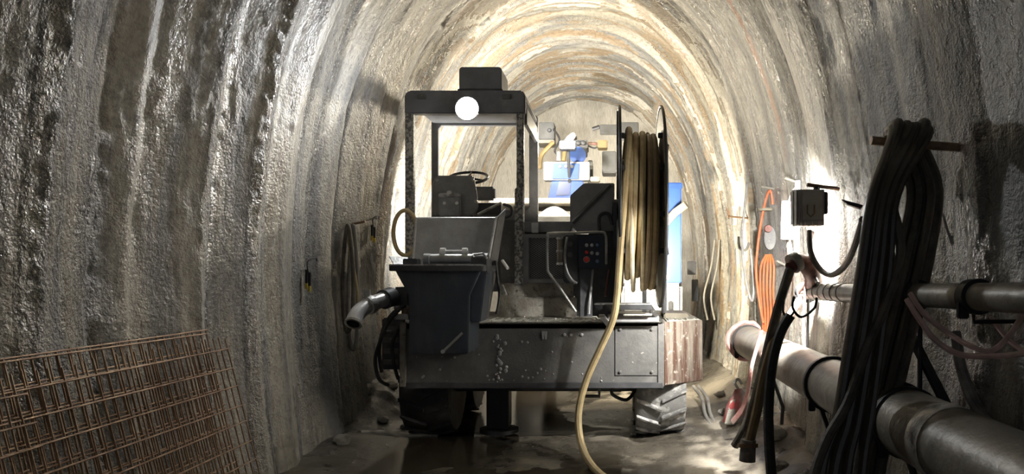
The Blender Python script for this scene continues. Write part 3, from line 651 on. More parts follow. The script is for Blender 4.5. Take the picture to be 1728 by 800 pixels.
# ---- hose wound on the reel (one long hose with its tail on the floor) and its neighbours
def coil(x0, x1, turns, r, rh, wob, seed):
    g = random.Random(seed); ph = [g.uniform(0, 6) for _ in range(4)]; out = []
    N = int(turns * 40)
    for k in range(N + 1):
        t = k / 40; a = 2 * PI * t - PI / 2; rr_ = r + .025 * math.sin(3 * a * .31 + ph[0]) + .02 * math.sin(a + ph[1])
        sag = .03 * max(0, -math.sin(a))
        x = x0 + (x1 - x0) * k / N + wob * math.sin(a * 1.0 + ph[2]) * .5 + wob * .5 * math.sin(a * .37 + ph[3])
        out.append(Vector((x, RC.y + rr_ * math.cos(a), RC.z + (rr_ + sag) * math.sin(a))))
    return out
c1 = coil(.25, .13, 3.0, .57, .027, .022, 2)
tail = [P(1062, 228, 5.85), P(1054, 330, 5.56), P(1046, 430, 5.42), P(1041, 500, 5.36), P(1034, 540, 5.33), P(1012, 590, 5.38), P(990, 640, 5.4), P(977, 690, 5.38), P(978, 735, 5.3), P(990, 772, 5.1), P(1012, 800, 4.85), P(1040, 815, 4.6)]
tp = tail[-1]; tail += [Vector((tp.x + .15, tp.y - .25, .03)), Vector((tp.x + .6, tp.y - .75, .03))]
tag(MB().tube(c1 + cr([c1[-1] + Vector((0, .0, 0))] + [RC + Vector((.11, .5, .35)), RC + Vector((.13, .1, .62))] + tail, 7)[1:], .026, 9).build('delivery_hose', 'hose_beige'),
    'long beige hose wound on the reel with its tail running to the floor', 'hose')
tag(MB().tube(coil(.355, .275, 2.0, .61, .027, .012, 5), .026, 9).build('delivery_hose', 'hose_brown'), 'brown hose wound at the right end of the reel', 'hose')
tag(MB().tube(coil(.095, .30, 2.5, .635, .02, .03, 9), .017, 8).build('delivery_hose', 'hose_pale'), 'pale cream thinner hose wound outermost on the reel', 'hose')
sl_ = MB().box(-1.52, -1.38, 7.64, 7.735, 1.65, 1.79).build('lower_fill_lamp', 'steel_dark', cab, .006)  # housing of the added fill lamp, hidden behind the cab
MB().box(-1.51, -1.39, 7.735, 7.74, 1.66, 1.78).build('work_lamp_lens', 'lens_warm', sl_)  # lens of the added fill lamp, hidden behind the cab

# ================================================================== left wall: rebar mats, hose coils, small cables
def mat_sheet(label, loc, lean, length, height, sv, sh, seed):
    g = random.Random(seed); r = thing('rebar_mat', label, 'rebar mat', loc, 'rebar mats leaning on the left wall'); r.rotation_euler = (0, -lean, 0)
    vm = MB().tube([(0, 0, 0), (0, 0, height)], .0038, 5).mesh('vertical_bar', 'rebar')
    hm = MB().tube([(0.007, 0, 0), (0.007, length, 0)], .0042, 5).mesh('horizontal_bar', 'rebar')
    n = int(length / sv)
    for k in range(n + 1):
        o = bpy.data.objects.new('vertical_bar', vm); C.objects.link(o); o.parent = r; o.location = (0, k * sv + g.uniform(-.006, .006), g.uniform(-.01, .012)); o.rotation_euler = (g.uniform(-.012, .012), 0, 0)
    for k in range(int(height / sh) + 1):
        o = bpy.data.objects.new('horizontal_bar', hm); C.objects.link(o); o.parent = r; o.location = (0, g.uniform(-.02, 0.0), .02 + k * sh); o.rotation_euler = (g.uniform(-.006, .006), 0, 0)
mat_sheet('rusty rebar mat at the front of the pile, reaching farthest right', (-1.82, 2.15, .03), .25, 1.80, .98, .062, .1, 1)
mat_sheet('rusty rebar mat in the middle of the pile, close behind the front one', (-1.88, 2.10, .03), .25, 1.78, 1.02, .062, .1, 2)
mat_sheet('rusty rebar mat at the back of the pile, against the wall', (-1.92, 2.30, .03), .22, 1.62, 1.02, .062, .1, 3)
mat_sheet('rusty rebar mat nearest the left picture edge, ending first', (-1.78, .95, .03), .25, 1.60, .98, .062, .1, 4)

def wx(side, d, z):                                     # lining surface x at depth d and height z
    i = int(np.argmin(np.abs(dep - d))); row = slice(0, NU // 2) if side < 0 else slice(NU // 2, NU)
    k = int(np.argmin(np.abs(GZ[i, row] - z))); return float(GX[i, row][k])
def on_wall(side, px, py, off=.02):                     # depth where a line of sight meets the side wall
    for d in np.arange(2., 12., .02):
        p = P(px, py, d)
        if (side < 0 and p.x <= wx(-1, d, p.z) + off) or (side > 0 and p.x >= wx(1, d, p.z) - off): return p
    return P(px, py, 12)
# coil hung on the left wall
def hung(px0, px1, y0, y1, side, off):
    a = on_wall(side, (px0 + px1) / 2, (y0 + y1) / 2, off); d = a.y
    return [P(px0 + 4, y0 + 30, d), P((px0 + px1) / 2, y0, d), P(px1 - 4, y0 + 30, d), P(px1, (y0 + y1) / 2, d), P(px1 - 2, y1 - 25, d), P((px0 + px1) / 2, y1, d), P(px0 + 2, y1 - 25, d), P(px0, (y0 + y1) / 2, d)]
hose('coiled_hose', hung(578, 596, 380, 560, -1, .10), .016, 'hose_mud', 'grey-brown hose loop hung on left wall, leftmost of the coil', 'hose', 'hose coil on the left wall', closed=True)
hose('coiled_hose', hung(588, 604, 380, 590, -1, .07), .016, 'cable_grey', 'grey hose loop hung on left wall, rightmost of the coil', 'hose', 'hose coil on the left wall', closed=True)
a = on_wall(-1, 597, 440, .12).y
hose('yellow_hose', [P(586, 395, a), P(592, 430, a - .02), P(600, 470, a - .03), P(604, 505, a - .02), P(602, 540, a)], .011, 'hose_beige', 'yellowish hose length hanging inside the left wall coil')
pn = on_wall(-1, 594, 378, .0)
tag(MB().tube([pn + Vector((-.06, .02, -.01)), pn + Vector((.12, -.02, .02))], .010, 8).build('wall_peg', 'rebar'), 'steel peg holding the hose coil on the left wall', 'peg')
def plug(px, py, label, s=1.):
    p = on_wall(-1, px, py, .05); r = thing('cable_plug', label, 'plug', p)
    for k, dx in enumerate((-.012, .014)):
        q = p + Vector((dx, -.01 * k, -.02 * k))
        b = MB().tube([q, q + Vector((0, 0, .10 * s))], .011, 8).build('plug_body', 'clamp_black', r)
        MB().tube([q + Vector((0, 0, -.045)), q], .013, 8).build('plug_tip', 'yellow_plastic', r)
    MB().tube(cr([p + Vector((0, 0, .08)), p + Vector((.0, -.01, .16)), p + Vector((.03, .06, .19)), p + Vector((.0, .16, .17))], 5), .005, 6).build('plug_lead', 'rubber', r)
plug(520, 478, 'pair of black plugs with yellow tips hanging left of the coil')
plug(630, 398, 'black plug with yellow tip on the bright wall beside the cab')
hose('hose_ring', [P(684 + 20 * math.cos(t), 393 + 38 * math.sin(t), 6.45) for t in [2 * PI * k / 12 for k in range(12)]], .018, 'hose_beige', 'beige hose ring hung on the cab post behind the hopper', closed=True)

# ================================================================== right wall
# lower ventilation pipe
X1, ZP = 1.17, CH - .595
def pipe(name, x, r, y0, y1, z0, z1, label, rings, seams, material='pipe_steel'):
    rt = thing(name, label, 'pipe', (x, (y0 + y1) / 2, min(z0, z1) - r)); ax = Vector((0, y1 - y0, z1 - z0)).normalized(); o = Vector((x, y0, z0))
    Lg = Vector((0, y1 - y0, z1 - z0)).length; cuts = [0] + [(s - y0) / (y1 - y0) * Lg for s in seams] + [Lg]
    for a, b in zip(cuts[:-1], cuts[1:]):
        MB().lathe([(r * .9, a), (r, a), (r, b), (r * .9, b), (r * .9, a)], o, ax, 36, False).build('pipe_section', material, rt)
    for yr, wd, rr_ in rings:
        t = (yr - y0) / (y1 - y0) * Lg
        c = MB().lathe([(r, t - wd), (r * rr_, t - wd), (r * rr_, t + wd), (r, t + wd)], o, ax, 32, False).build('coupling_ring', 'clamp_black', rt, .003)
        MB().box(-.018, .018, -.012, .012, -.03, .03, Matrix.Translation(o + ax * t + Vector((-r * rr_ * .7, 0, -r * rr_ * .75)))).build('ring_bolt', 'clamp_black', c, .004)
    return rt
pv = pipe('ventilation_pipe', X1, .135, 1.2, 6.4, ZP, ZP, 'large grey steel pipe running low along the right wall', [(3.08, .045, 1.10), (2.93, .018, 1.07), (3.95, .018, 1.12), (6.36, .03, 1.08)], [3.0, 3.95, 5.15])
MB().lathe([(.1365, 0), (.1375, .002), (.1375, .10), (.1365, .102)], (X1, 2.52, ZP), (0, 1, 0), 36, False).build('repair_band', 'silver_patch', pv, label='shiny silver band')
for yr in (3.0, 4.3, 5.6):
    MB().tube([(X1 + .02, yr, ZP - .13), (X1 + .12, yr, ZP - .42), (X1 + .1, yr, -.02)], .014, 6).build('pipe_support', 'clamp_black', pv)
# upper pipe
pu = pipe('supply_pipe', 1.25, .048, 1.4, 4.85, CH - .062, CH - .125, 'grey steel pipe at shoulder height along the right wall', [(2.55, .03, 1.28), (3.05, .03, 1.3), (4.8, .03, 1.3)], [2.55, 3.05, 3.9])
for k in range(6): MB().lathe([(.048, 0), (.052, .004), (.052, .016), (.048, .02)], (1.25, 3.98 + .12 * k, CH - .108 - .002 * k), (0, 1, -.018), 20, False).build('rib_ring', 'pipe_steel', pu)
for yr in (2.56, 3.6):
    MB().tube([(1.25, yr, CH - .13), (1.25, yr, CH - .17), (1.42, yr + .02, CH - .17)], .008, 6).build('pipe_bracket', 'clamp_black', pu)
# elbow valve above the end of the upper pipe
ev = thing('elbow_valve', 'rust-brown elbow fitting at the far end of the upper pipe', 'valve', P(1352, 495, 4.8))
MB().tube(cr([P(1356, 495, 4.84), P(1372, 480, 4.6), P(1368, 458, 4.38), P(1350, 438, 4.3), P(1334, 452, 4.25)], 6), [.055] * 9 + [.05] * 8 + [.036] * 8, 16).build('elbow_body', 'red_steel', ev)
MB().lathe([(.045, -.02), (.06, -.02), (.06, .02), (.045, .02)], P(1341, 443, 4.27), Vector((-1, -.4, -.6)), 18).build('elbow_collar', 'pipe_steel', ev)
MB().tube([P(1372, 462, 4.4), P(1380, 478, 4.3)], .012, 8).build('valve_lever', 'galvanised', ev)
MB().lathe([(.055, -.02), (.066, -.02), (.066, .02), (.055, .02)], P(1362, 494, 4.86), (0, 1, 0), 18).build('elbow_flange', 'clamp_black', ev)
# three hoses dropping from the elbow over the lower pipe
hose('drop_hose', [P(1334, 452, 4.25), P(1322, 490, 4.3), P(1306, 545, 4.4), P(1290, 610, 4.58), P(1272, 680, 4.75), P(1254, 728, 4.8), P(1240, 752, 4.85)], .029, 'hose_mud', 'muddy hose dropping from the rust-brown elbow to the floor')
hose('drop_hose', [P(1330, 530, 4.42), P(1308, 570, 4.45), P(1290, 630, 4.5), P(1278, 690, 4.5), P(1266, 740, 4.5), P(1260, 770, 4.52)], .030, 'hose_brown', 'brown hose with a frayed coupling end, between two muddy hoses')
hose('drop_hose', [P(1334, 532, 4.2), P(1318, 560, 4.2), P(1304, 610, 4.2), P(1297, 680, 4.18), P(1298, 750, 4.1), P(1304, 830, 4.0)], .029, 'rubber', 'black hose dropping from the hook, rightmost of the three')
ce = thing('hose_coupling', 'corroded hose coupling lying at the right wall foot', 'coupling', P(1262, 775, 4.5))
MB().tube([P(1263, 742, 4.5), P(1261, 778, 4.5)], [.045, .05], 12).build('coupling_body', 'stone', ce)
MB().lathe([(.05, -.012), (.062, -.012), (.062, .012), (.05, .012)], P(1262, 752, 4.5), (0, .2, 1), 14).build('coupling_collar', 'rebar', ce)
hk = MB().tube(cr([P(1322, 508, 4.3), P(1322, 528, 4.28), P(1332, 535, 4.26), P(1340, 526, 4.26)], 5), .007, 7).build('wall_hook', 'clamp_black')
tag(hk, 'small black wire hook carrying the short black hose', 'hook')
# pink rag and pipe end
rg = MB(); g = random.Random(4); lp = []
for k in range(26):
    t = 2 * PI * k / 26; lp.append(Vector((X1 + math.cos(t) * (.15 + .02 * g.random()), 6.42 + .03 * g.random(), ZP + math.sin(t) * (.15 + .02 * g.random()))))
tag(rg.tube(cr(lp, 3, True), .022, 7, True).build('pink_wrap', 'pink_rag'), 'pink plastic wrap bunched round the far end of the low pipe', 'wrap')
hose('pink_strap', [P(1284, 560, 5.6), P(1276, 590, 5.3), P(1268, 620, 5.2), P(1262, 660, 5.3), P(1252, 690, 5.4), P(1236, 712, 5.5)], .022, 'pink_rag', 'crumpled pink strip trailing from the low pipe to the floor', 'strap', flat=.4)
hose('pink_tube', [P(1372, 480, 4.75), P(1352, 505, 4.75), P(1332, 535, 4.8), P(1310, 570, 4.9), P(1290, 600, 5.0)], .026, 'hose_pink', 'pinkish hose slanting down behind the elbow valve')
# red and grey canister on the ground
cn = thing('canister', 'dirty grey and red canister leaning at the right wall foot', 'canister', P(1238, 716, 6.0))
MB().tube([P(1240, 716, 6.0), P(1244, 690, 6.02), P(1248, 668, 6.05), P(1246, 656, 6.06)], [.10, .095, .06, .03], 16).build('canister_body', 'red_canister', cn)
MB().tube(cr([P(1246, 656, 6.06), P(1240, 646, 6.05), P(1246, 640, 6.05), P(1252, 648, 6.05)], 4), .012, 7).build('canister_handle', 'cable_grey', cn)
MB().plate([P(1222, 716, 5.9), P(1232, 676, 6.0), P(1242, 672, 5.98), P(1238, 716, 5.86)], .02).build('canister_flap', 'concrete_crust', cn, .004)
# cables on the floor by the wheel
for k, (dx, m) in enumerate(((0, 'cable_grey'), (9, 'cable_grey'))):
    hose('floor_cable', [P(1170 + dx, 652, 7.6), P(1184 + dx, 672, 7.2), P(1190 + dx, 700, 6.6), P(1204 + dx, 725, 6.1)], .018, m, ('grey cable on the floor behind the right wheel, nearer to it', 'grey cable on the floor behind the right wheel, farther from it')[k], 'cable')
# floodlight
fd = P(1366, 352, 4.3)
fl2 = thing('floodlight', 'finned work floodlight on the right wall, shining away from us', 'floodlight', fd - Vector((0, 0, .12)))
MB().box(-.088, .088, .03, .11, -.10, .115, Matrix.Translation(fd)).build('lamp_housing', 'rubber_grey', fl2, .01)
MB().box(-.055, .082, -.022, .03, -.075, .108, Matrix.Translation(fd)).build('driver_box', 'rubber_grey', fl2, .008)
fm = MB().box(-.082, -.0775, -.02, .03, -.10, .11).mesh('cooling_fin', 'rubber_grey')
for k in range(19):
    o = bpy.data.objects.new('cooling_fin', fm); C.objects.link(o); o.parent = fl2; o.location = fd - wloc(fl2) + Vector((k * .0088, .0, 0))
MB().box(-.075, .075, .11, .116, -.085, .10, Matrix.Translation(fd)).build('lamp_lens', 'lens_on', fl2)
MB().tube([fd + Vector((-.02, -.03, .02)), fd + Vector((-.02, -.03, -.03)), fd + Vector((0, -.03, -.05)), fd + Vector((.02, -.03, -.03)), fd + Vector((.02, -.03, .02))], .004, 6).build('cast_mark', 'rig_yellow', fl2)
MB().box(.088, .115, .02, .06, -.03, .10, Matrix.Translation(fd)).build('lamp_bracket', 'clamp_black', fl2, .004)
MB().tube([fd + Vector((.05, .03, .13)), fd + Vector((.05, .03, .115))], .02, 8).build('cable_gland', 'clamp_black', fl2)
tag(MB().tube([P(1362, 312, 4.32), P(1416, 319, 4.34)], .012, 7).build('lamp_rod', 'rebar'), 'rust-brown rod above the floodlight, holding it on the wall', 'rod')
tag(MB().plate([P(1420, 336, 4.1), P(1456, 346, 4.05), P(1452, 352, 4.05), P(1430, 345, 4.08)], .02).build('wall_plate', 'clamp_black'), 'small dark pointed plate jutting from wall beside the floodlight', 'plate')
hose('lamp_cable', [P(1366, 390, 4.3), P(1368, 425, 4.25), P(1382, 452, 4.2), P(1402, 464, 4.1), P(1424, 450, 3.9), P(1440, 420, 3.6), P(1456, 370, 3.3)], .017, 'hose_mud', 'brown cable looping from the floodlight towards the hook bundle', 'cable')
hose('lamp_cable', [P(1372, 392, 4.34), P(1366, 430, 4.5), P(1360, 480, 4.6), P(1356, 540, 4.6), P(1358, 600, 4.5), P(1364, 632, 4.4), P(1384, 646, 4.2), P(1408, 630, 4.0)], .009, 'hose_pink', 'thin pinkish cable hanging from floodlight to the low pipe', 'cable')
# white tube light and white conduit left of the floodlight
tl2 = thing('lamp_ballast', 'white tubular ballast hanging beside the floodlight', 'ballast', P(1328, 405, 4.6))
MB().tube([P(1329, 340, 4.6), P(1327, 404, 4.6)], .040, 14).build('ballast_tube', 'white_plastic', tl2)
MB().tube(cr([P(1332, 338, 4.6), P(1338, 322, 4.6), P(1348, 312, 4.6)], 5), .008, 6).build('hanger', 'cable_pale', tl2)
MB().tube([P(1330, 405, 4.6), P(1334, 430, 4.6)], .016, 8).build('ballast_lead', 'cable_pale', tl2)
tag(MB().tube([P(1346, 305, 4.7), P(1344, 425, 4.7)], .016, 10).build('conduit', 'white_plastic'), 'white vertical conduit directly left of the finned floodlight', 'conduit')
for k, (x, y, x2, y2, t) in enumerate(((1324, 300, 1346, 312, 'pale peg above the white conduit'), (1284, 315, 1306, 320, 'steel peg carrying the orange cable'), (1228, 365, 1262, 369, 'steel peg sticking out beside the rusty crack'), (1310, 440, 1324, 452, 'short pale peg above the orange bundle'))):
    p = on_wall(1, x2, y2, .0)
    tag(MB().tube([p + Vector((.05, 0, 0)), P(x, y, p.y - .06)], .010, 7).build('wall_peg', 'rebar' if k == 2 else 'cable_pale'), t + ' on right wall', 'peg')
# orange cables
ow = on_wall(1, 1292, 420, .11).y
hose('orange_cable', [P(1304, 345, ow), P(1300, 322, ow), P(1292, 338, ow), P(1282, 390, ow), P(1276, 450, ow), P(1280, 500, ow - .02), P(1288, 545, ow - .04)], .012, 'cable_orange', 'orange cable arching over a peg on the right wall', 'cable')
for k in range(5):
    x = 1284 + 5.5 * k
    hose('orange_bundle_loop', [P(1297 + (k - 2) * 2, 430, ow + .02), P(x, 450, ow - .01 * k), P(x - 1, 490, ow - .01 * k), P(1286 + 5 * k, 530, ow), P(1288 + 3 * k, 562, ow)], .010, 'cable_orange',
         ('leftmost', 'second from left', 'middle', 'second from right', 'rightmost')[k] + ' strand of the orange cable bundle on right wall', 'cable', 'orange cable bundle')
hose('grey_cable', [P(1262, 290, ow + .3), P(1258, 340, ow + .2), P(1252, 400, ow + .2), P(1258, 470, ow + .1), P(1268, 508, ow + .1), P(1272, 480, ow + .1), P(1266, 420, ow + .15)], .012, 'cable_grey', 'grey cable hanging in a loop left of the orange cables', 'cable')
hose('grey_cable', [P(1246, 400, ow + .35), P(1248, 418, ow + .3), P(1258, 422, ow + .28), P(1264, 410, ow + .3)], .012, 'cable_pale', 'short pale cable hook curled on the wall by the crack', 'cable')
soc = thing('wall_socket', 'grey oval socket box above the orange bundle', 'socket box', P(1298, 420, ow))
MB().prism([(P(1298 + 10 * math.cos(t), 0, ow).x, P(0, 402 + 20 * math.sin(t), ow).z) for t in [2 * PI * k / 14 for k in range(14)]], 'y', ow - .04, ow + .02).build('socket_body', 'steel_dirty', soc, .006)
MB().lathe([(.035, 0), (.03, .02)], P(1296, 386, ow - .04), (0, -1, 0), 12).build('socket_cap', 'red_steel', soc)
tag(MB().lathe([(.06, -.01), (.065, 0), (.06, .012)], P(1292, 354, ow - .02), (0, 0, 1), 14).build('cable_disc', 'rig_cream'), 'cream disc threaded on the orange cable', 'disc')
# junction box and pale cables by the blue column
jd = on_wall(1, 1180, 470, .08)
jx = thing('junction_box', 'small grey junction box on far right wall by the blue column', 'junction box', P(1168, 470, jd.y - .5))
MB().box(-.06, .06, -.04, .04, -.10, .10, Matrix.Translation(P(1167, 452, jd.y - .5))).build('box_body', 'cable_grey', jx, .008)
MB().box(-.04, .05, -.03, .03, -.16, .16, Matrix.Translation(P(1172, 490, jd.y - .48))).build('box_cover', 'rig_white', jx, .008)
for k, (x0, x1) in enumerate(((1206, 1188), (1214, 1200))):
    d = on_wall(1, 1200, 480, .14).y
    hose('pale_cable', [P(x0, 405, d), P((x0 + x1) / 2 + 3, 450, d - .05), P(x1, 500, d - .1), P(x1 + 6, 540, d - .1)], .012, 'cable_pale', ('pale cable hanging on far right wall, closer to the junction box', 'pale cable hanging on far right wall, closer to the crack')[k], 'cable')

# ---- black hose bundle on the near hook
hb = 3.0
hooko = MB().tube([P(1470, 237, hb), P(1510, 241, hb), (1.50, hb + .02, P(0, 250, hb).z)], .018, 9).build('hose_hook', 'rebar')
tag(hooko, 'rusty steel bar hook sticking out of the near right wall', 'hook')
zt = P(0, 237, hb).z + .018
G = random.Random(12)
ordn = ['first', 'second', 'third', 'fourth', 'fifth', 'sixth', 'seventh', 'eighth', 'ninth']
def lerp(a, b, t): return a + (b - a) * t
NB = 9
for k in range(NB):
    t = k / (NB - 1); j = G.uniform(-4, 4); r = (.023, .027, .020)[k % 3]
    hx = lerp(1502, 1560, t); topz = zt + r + .014 * (k % 2); tp_ = Vector((P(hx, 0, hb).x, hb, topz)); dn = hb - .16 + .03 * (k % 2)
    na = [lerp(a_, b_, t) + j * w_ for a_, b_, w_ in ((1472, 1512, .6), (1454, 1498, 1.2), (1430, 1480, 1.8), (1412, 1464, 2.2), (1386, 1450, 3))]
    fa = [lerp(a_, b_, t) + j * w_ for a_, b_, w_ in ((1536, 1584, .8), (1514, 1568, 1.2), (1480, 1534, 1.6), (1458, 1506, 2), (1434, 1484, 2.5))]
    near_ = [Vector((tp_.x - .012, hb - .06, topz - .035)), P(na[0], 330, dn), P(na[1], 450, dn - .02), P(na[2], 600, dn - .03), P(na[3], 710, dn - .05), P(na[4], 800, dn - .08)]
    df = hb + .04 + .03 * (k % 3)
    far_ = [Vector((tp_.x + .014, hb + .05, topz - .035)), P(fa[0], 320, df), P(fa[1], 440, df), P(fa[2], 580, df - .02), P(fa[3], 700, df - .04), P(fa[4], 800, df - .06)]
    for L_ in (near_, far_): L_.append(Vector((L_[-1].x - .06, L_[-1].y - .05, .05)))
    hose('bundle_hose', far_[::-1] + [tp_] + near_, r, 'hose_mud' if k in (3, 7) else 'hose_black', ordn[k] + ' dark hose from the tip of the near wall hook bundle', 'hose', 'dark hoses draped over the near hook', flat=.8, k=6)
hose('crossing_hose', [P(1500, 330, 2.86), P(1520, 420, 2.82), P(1500, 500, 2.8), P(1462, 590, 2.78), P(1430, 680, 2.76), P(1396, 740, 2.74), P(1374, 800, 2.7), P(1362, 860, 2.66)], .019, 'hose_mud', 'brownish hose crossing in front of the dark hook bundle')
hose('thin_cable', [P(1590, 360, 3.2), P(1610, 420, 3.2), P(1640, 480, 3.25)], .006, 'cable_grey', 'thin grey cable on the dark wall right of the bundle', 'cable')
hose('thin_cable', [P(1528, 400, 3.3), P(1510, 440, 3.3), P(1490, 490, 3.35), P(1476, 520, 3.4)], .008, 'cable_grey', 'thin grey cable seen between the hanging bundle limbs', 'cable')
# pink drooping hoses, dark hose, struts
hose('pink_hose', [P(1530, 505, 2.75), P(1552, 540, 2.7), P(1580, 575, 2.66), P(1620, 598, 2.6), P(1670, 601, 2.5), P(1728, 596, 2.38), P(1800, 570, 2.2)], .0105, 'hose_pink', 'pink hose drooping lowest below the upper pipe')
hose('pink_hose', [P(1536, 495, 2.78), P(1560, 530, 2.72), P(1600, 562, 2.66), P(1640, 585, 2.56), P(1672, 592, 2.5), P(1700, 570, 2.46), P(1724, 535, 2.42), P(1750, 490, 2.4)], .0095, 'hose_pink', 'pink hose dipping then rising towards the picture edge')
hose('pink_hose', [P(1672, 535, 2.6), P(1690, 560, 2.55), P(1712, 582, 2.5), P(1760, 612, 2.42)], .008, 'hose_pink', 'short pink hose crossing the others near the coupling ring')
hose('grey_hose', [P(1612, 560, 2.95), P(1622, 620, 2.9), P(1645, 680, 2.8), P(1680, 722, 2.66), P(1728, 742, 2.4), P(1800, 740, 2.2)], .022, 'cable_grey', 'grey hose curving out above the low pipe at far right')
for k, (p, q_, t) in enumerate((((1524, 540, 3.16), (1608, 705, 3.04), 'dark diagonal strut between the two right-hand pipes'), ((1553, 430, 3.1), (1552, 690, 3.1), 'dark thin vertical rod behind the diagonal strut'), ((1364, 505, 4.75), (1362, 620, 4.75), 'dark thin rod below the end of the upper pipe'))):
    tag(MB().tube([P(*p), P(*q_)], (.022, .010, .008)[k], 7).build('wall_strut', 'clamp_black'), t, 'strut')
hose('black_loop', [P(1340, 500, 4.3), P(1338, 520, 4.3), P(1352, 535, 4.3), P(1374, 520, 4.3), P(1378, 502, 4.3)], .008, 'clamp_black', 'black wire loop hanging under the upper pipe end', 'wire')
hose('dark_loop', [P(1480, 575, 3.25), P(1498, 602, 3.2), P(1520, 598, 3.15), P(1540, 570, 3.15)], .009, 'hose_black', 'dark cable loop behind the bundle above the low pipe', 'cable')

# ---- pale floor ridge drawn as a sliver of light, and stones
def floor_z(x, y): return float(np.maximum(z, 0)[int(np.argmin(np.abs(gy - y))), int(np.argmin(np.abs(gx - x)))])
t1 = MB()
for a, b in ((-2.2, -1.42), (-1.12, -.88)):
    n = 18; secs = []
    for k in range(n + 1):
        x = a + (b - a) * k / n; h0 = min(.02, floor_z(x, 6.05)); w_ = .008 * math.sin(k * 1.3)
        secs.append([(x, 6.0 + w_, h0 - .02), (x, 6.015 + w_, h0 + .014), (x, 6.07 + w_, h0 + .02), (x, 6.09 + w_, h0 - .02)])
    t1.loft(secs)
o = t1.build('trim_light_sliver_1', 'crust_pale'); o['kind'] = 'structure'  # pale colour stands in for light crossing the floor
def floor_z(x, y): return float(np.maximum(z, 0)[int(np.argmin(np.abs(gy - y))), int(np.argmin(np.abs(gx - x)))])
G = random.Random(21); sn = 0
places = [(-2.05, 5.6, .07), (-1.95, 6.3, .05), (-1.80, 6.6, .04), (-2.08, 6.9, .08), (-1.75, 6.25, .035), (-2.0, 7.3, .06), (1.08, 4.75, .06), (1.15, 5.2, .08), (.98, 6.5, .05), (1.05, 7.2, .06), (1.12, 4.35, .05)]
for x, y, s in places:
    m = bmesh.new(); bmesh.ops.create_icosphere(m, subdivisions=2, radius=s)
    for v in m.verts:
        f = .75 + .5 * float(vn(v.co.x / s * 1.3 + sn * 5, v.co.y / s * 1.3 + v.co.z / s * 2, 3)); v.co *= f; v.co.z *= .65
    me = bpy.data.meshes.new('stone'); m.to_mesh(me); m.free(); me.materials.append(MATS['stone'])
    o = bpy.data.objects.new('stone', me); C.objects.link(o); o.location = (x, y, floor_z(x, y) + s * .3); o.rotation_euler = (0, 0, G.uniform(0, 6)); sn += 1
    side = 'left' if x < 0 else 'right'; rank = sorted(p[1] for p in places if (p[0] < 0) == (x < 0)).index(y)
    tag(o, ('nearest', 'second nearest', 'third nearest', 'fourth nearest', 'fifth nearest', 'farthest')[rank] + ' muddy rubble stone along the ' + side + ' wall foot', 'stone', 'rubble at the ' + side + ' wall foot')

# ================================================================== blue rig at the tunnel face
RD = 9.6
RIG = thing('drilling_rig', 'blue and cream drilling rig standing at the tunnel face', 'drilling rig', (-.2, 10.2, 0))
def rb(name, x0, y0, x1, y1, d, dd, m, parent=RIG, bev=.01, label=None):
    a = P(x0, y1, d); b = P(x1, y0, d); return MB().box(a.x, b.x, d, d + dd, a.z, b.z).build(name, m, parent, bev, label)
ped = MB().loft([[P(x, y, RD) for x, y in ((932, 300), (982, 300), (992, 340), (924, 340))], [P(x, y, RD) + Vector((0, .8, 0)) for x, y in ((932, 300), (982, 300), (992, 340), (924, 340))]]).build('pedestal', 'rig_blue', RIG, .01)
MB().loft([[P(x, y, RD - .01) for x, y in ((944, 306), (964, 306), (962, 330), (938, 330))], [P(x, y, RD + .02) for x, y in ((944, 306), (964, 306), (962, 330), (938, 330))]]).build('pedestal_recess', 'rig_blue_dark', ped, .004)
hdp = rb('head_plate', 917, 273, 995, 304, RD - .05, .2, 'rig_white')
MB().loft([[P(x, y, RD - .07) for x, y in ((934, 276), (978, 276), (976, 302), (932, 302))], [P(x, y, RD - .05) for x, y in ((934, 276), (978, 276), (976, 302), (932, 302))]]).build('blue_face', 'rig_blue', hdp, .004)
for x in (922, 981): rb('side_sticker', x, 279, x + 8, 290, RD - .06, .01, 'hose_pink', hdp, 0)
for x in (945, 955, 965): MB().lathe([(.025, 0), (.02, .02)], P(x, 281, RD - .07), (0, -1, 0), 10).build('bolt_cap', 'rig_white', hdp)
MB().tube([P(975, 262, RD), P(975, 262, RD + .5)], .11, 18).build('drum', 'rig_blue', RIG)
rb('drum_cradle', 962, 250, 990, 258, RD + .02, .4, 'rig_grey')
MB().tube([P(943, 272, RD), P(943, 256, RD)], .035, 12).build('bottle', 'rig_white', RIG)
MB().tube([P(951, 272, RD), P(953, 250, RD)], .03, 10).build('yellow_cylinder', 'rig_yellow', RIG)
MB().prism([(P(950, 0, RD).x, P(0, 240, RD).z), (P(956, 0, RD).x, P(0, 230, RD).z), (P(967, 0, RD).x, P(0, 222, RD).z), (P(973, 0, RD).x, P(0, 227, RD).z), (P(968, 0, RD).x, P(0, 236, RD).z), (P(958, 0, RD).x, P(0, 243, RD).z)], 'y', RD, RD + .3).build('lamp_hood', 'rig_white', RIG, .01)
hdd = rb('drill_head', 958, 236, 992, 250, RD + .05, .4, 'rig_grey')
for x in (962, 976, 984): MB().lathe([(.03, 0), (.03, .06), (.015, .07)], P(x, 242, RD + .05), (0, -1, 0), 12).build('drill_chuck', 'steel_dark', hdd)
rb('yellow_motor', 1008, 236, 1025, 249, RD + .1, .25, 'rig_yellow')
MB().tube([P(990, 242, RD + .2), P(1010, 243, RD + .2)], .02, 8).build('motor_shaft', 'red_steel', RIG)
gb = rb('switch_cabinet', 909, 206, 935, 236, RD + .3, .3, 'rig_grey')
rb('cabinet_shelf', 905, 236, 936, 241, RD + .25, .4, 'rig_cream', gb)
MB().lathe([(.03, 0), (.02, .02)], P(927, 220, RD + .3), (0, -1, 0), 10).build('cabinet_dial', 'steel_dark', gb)
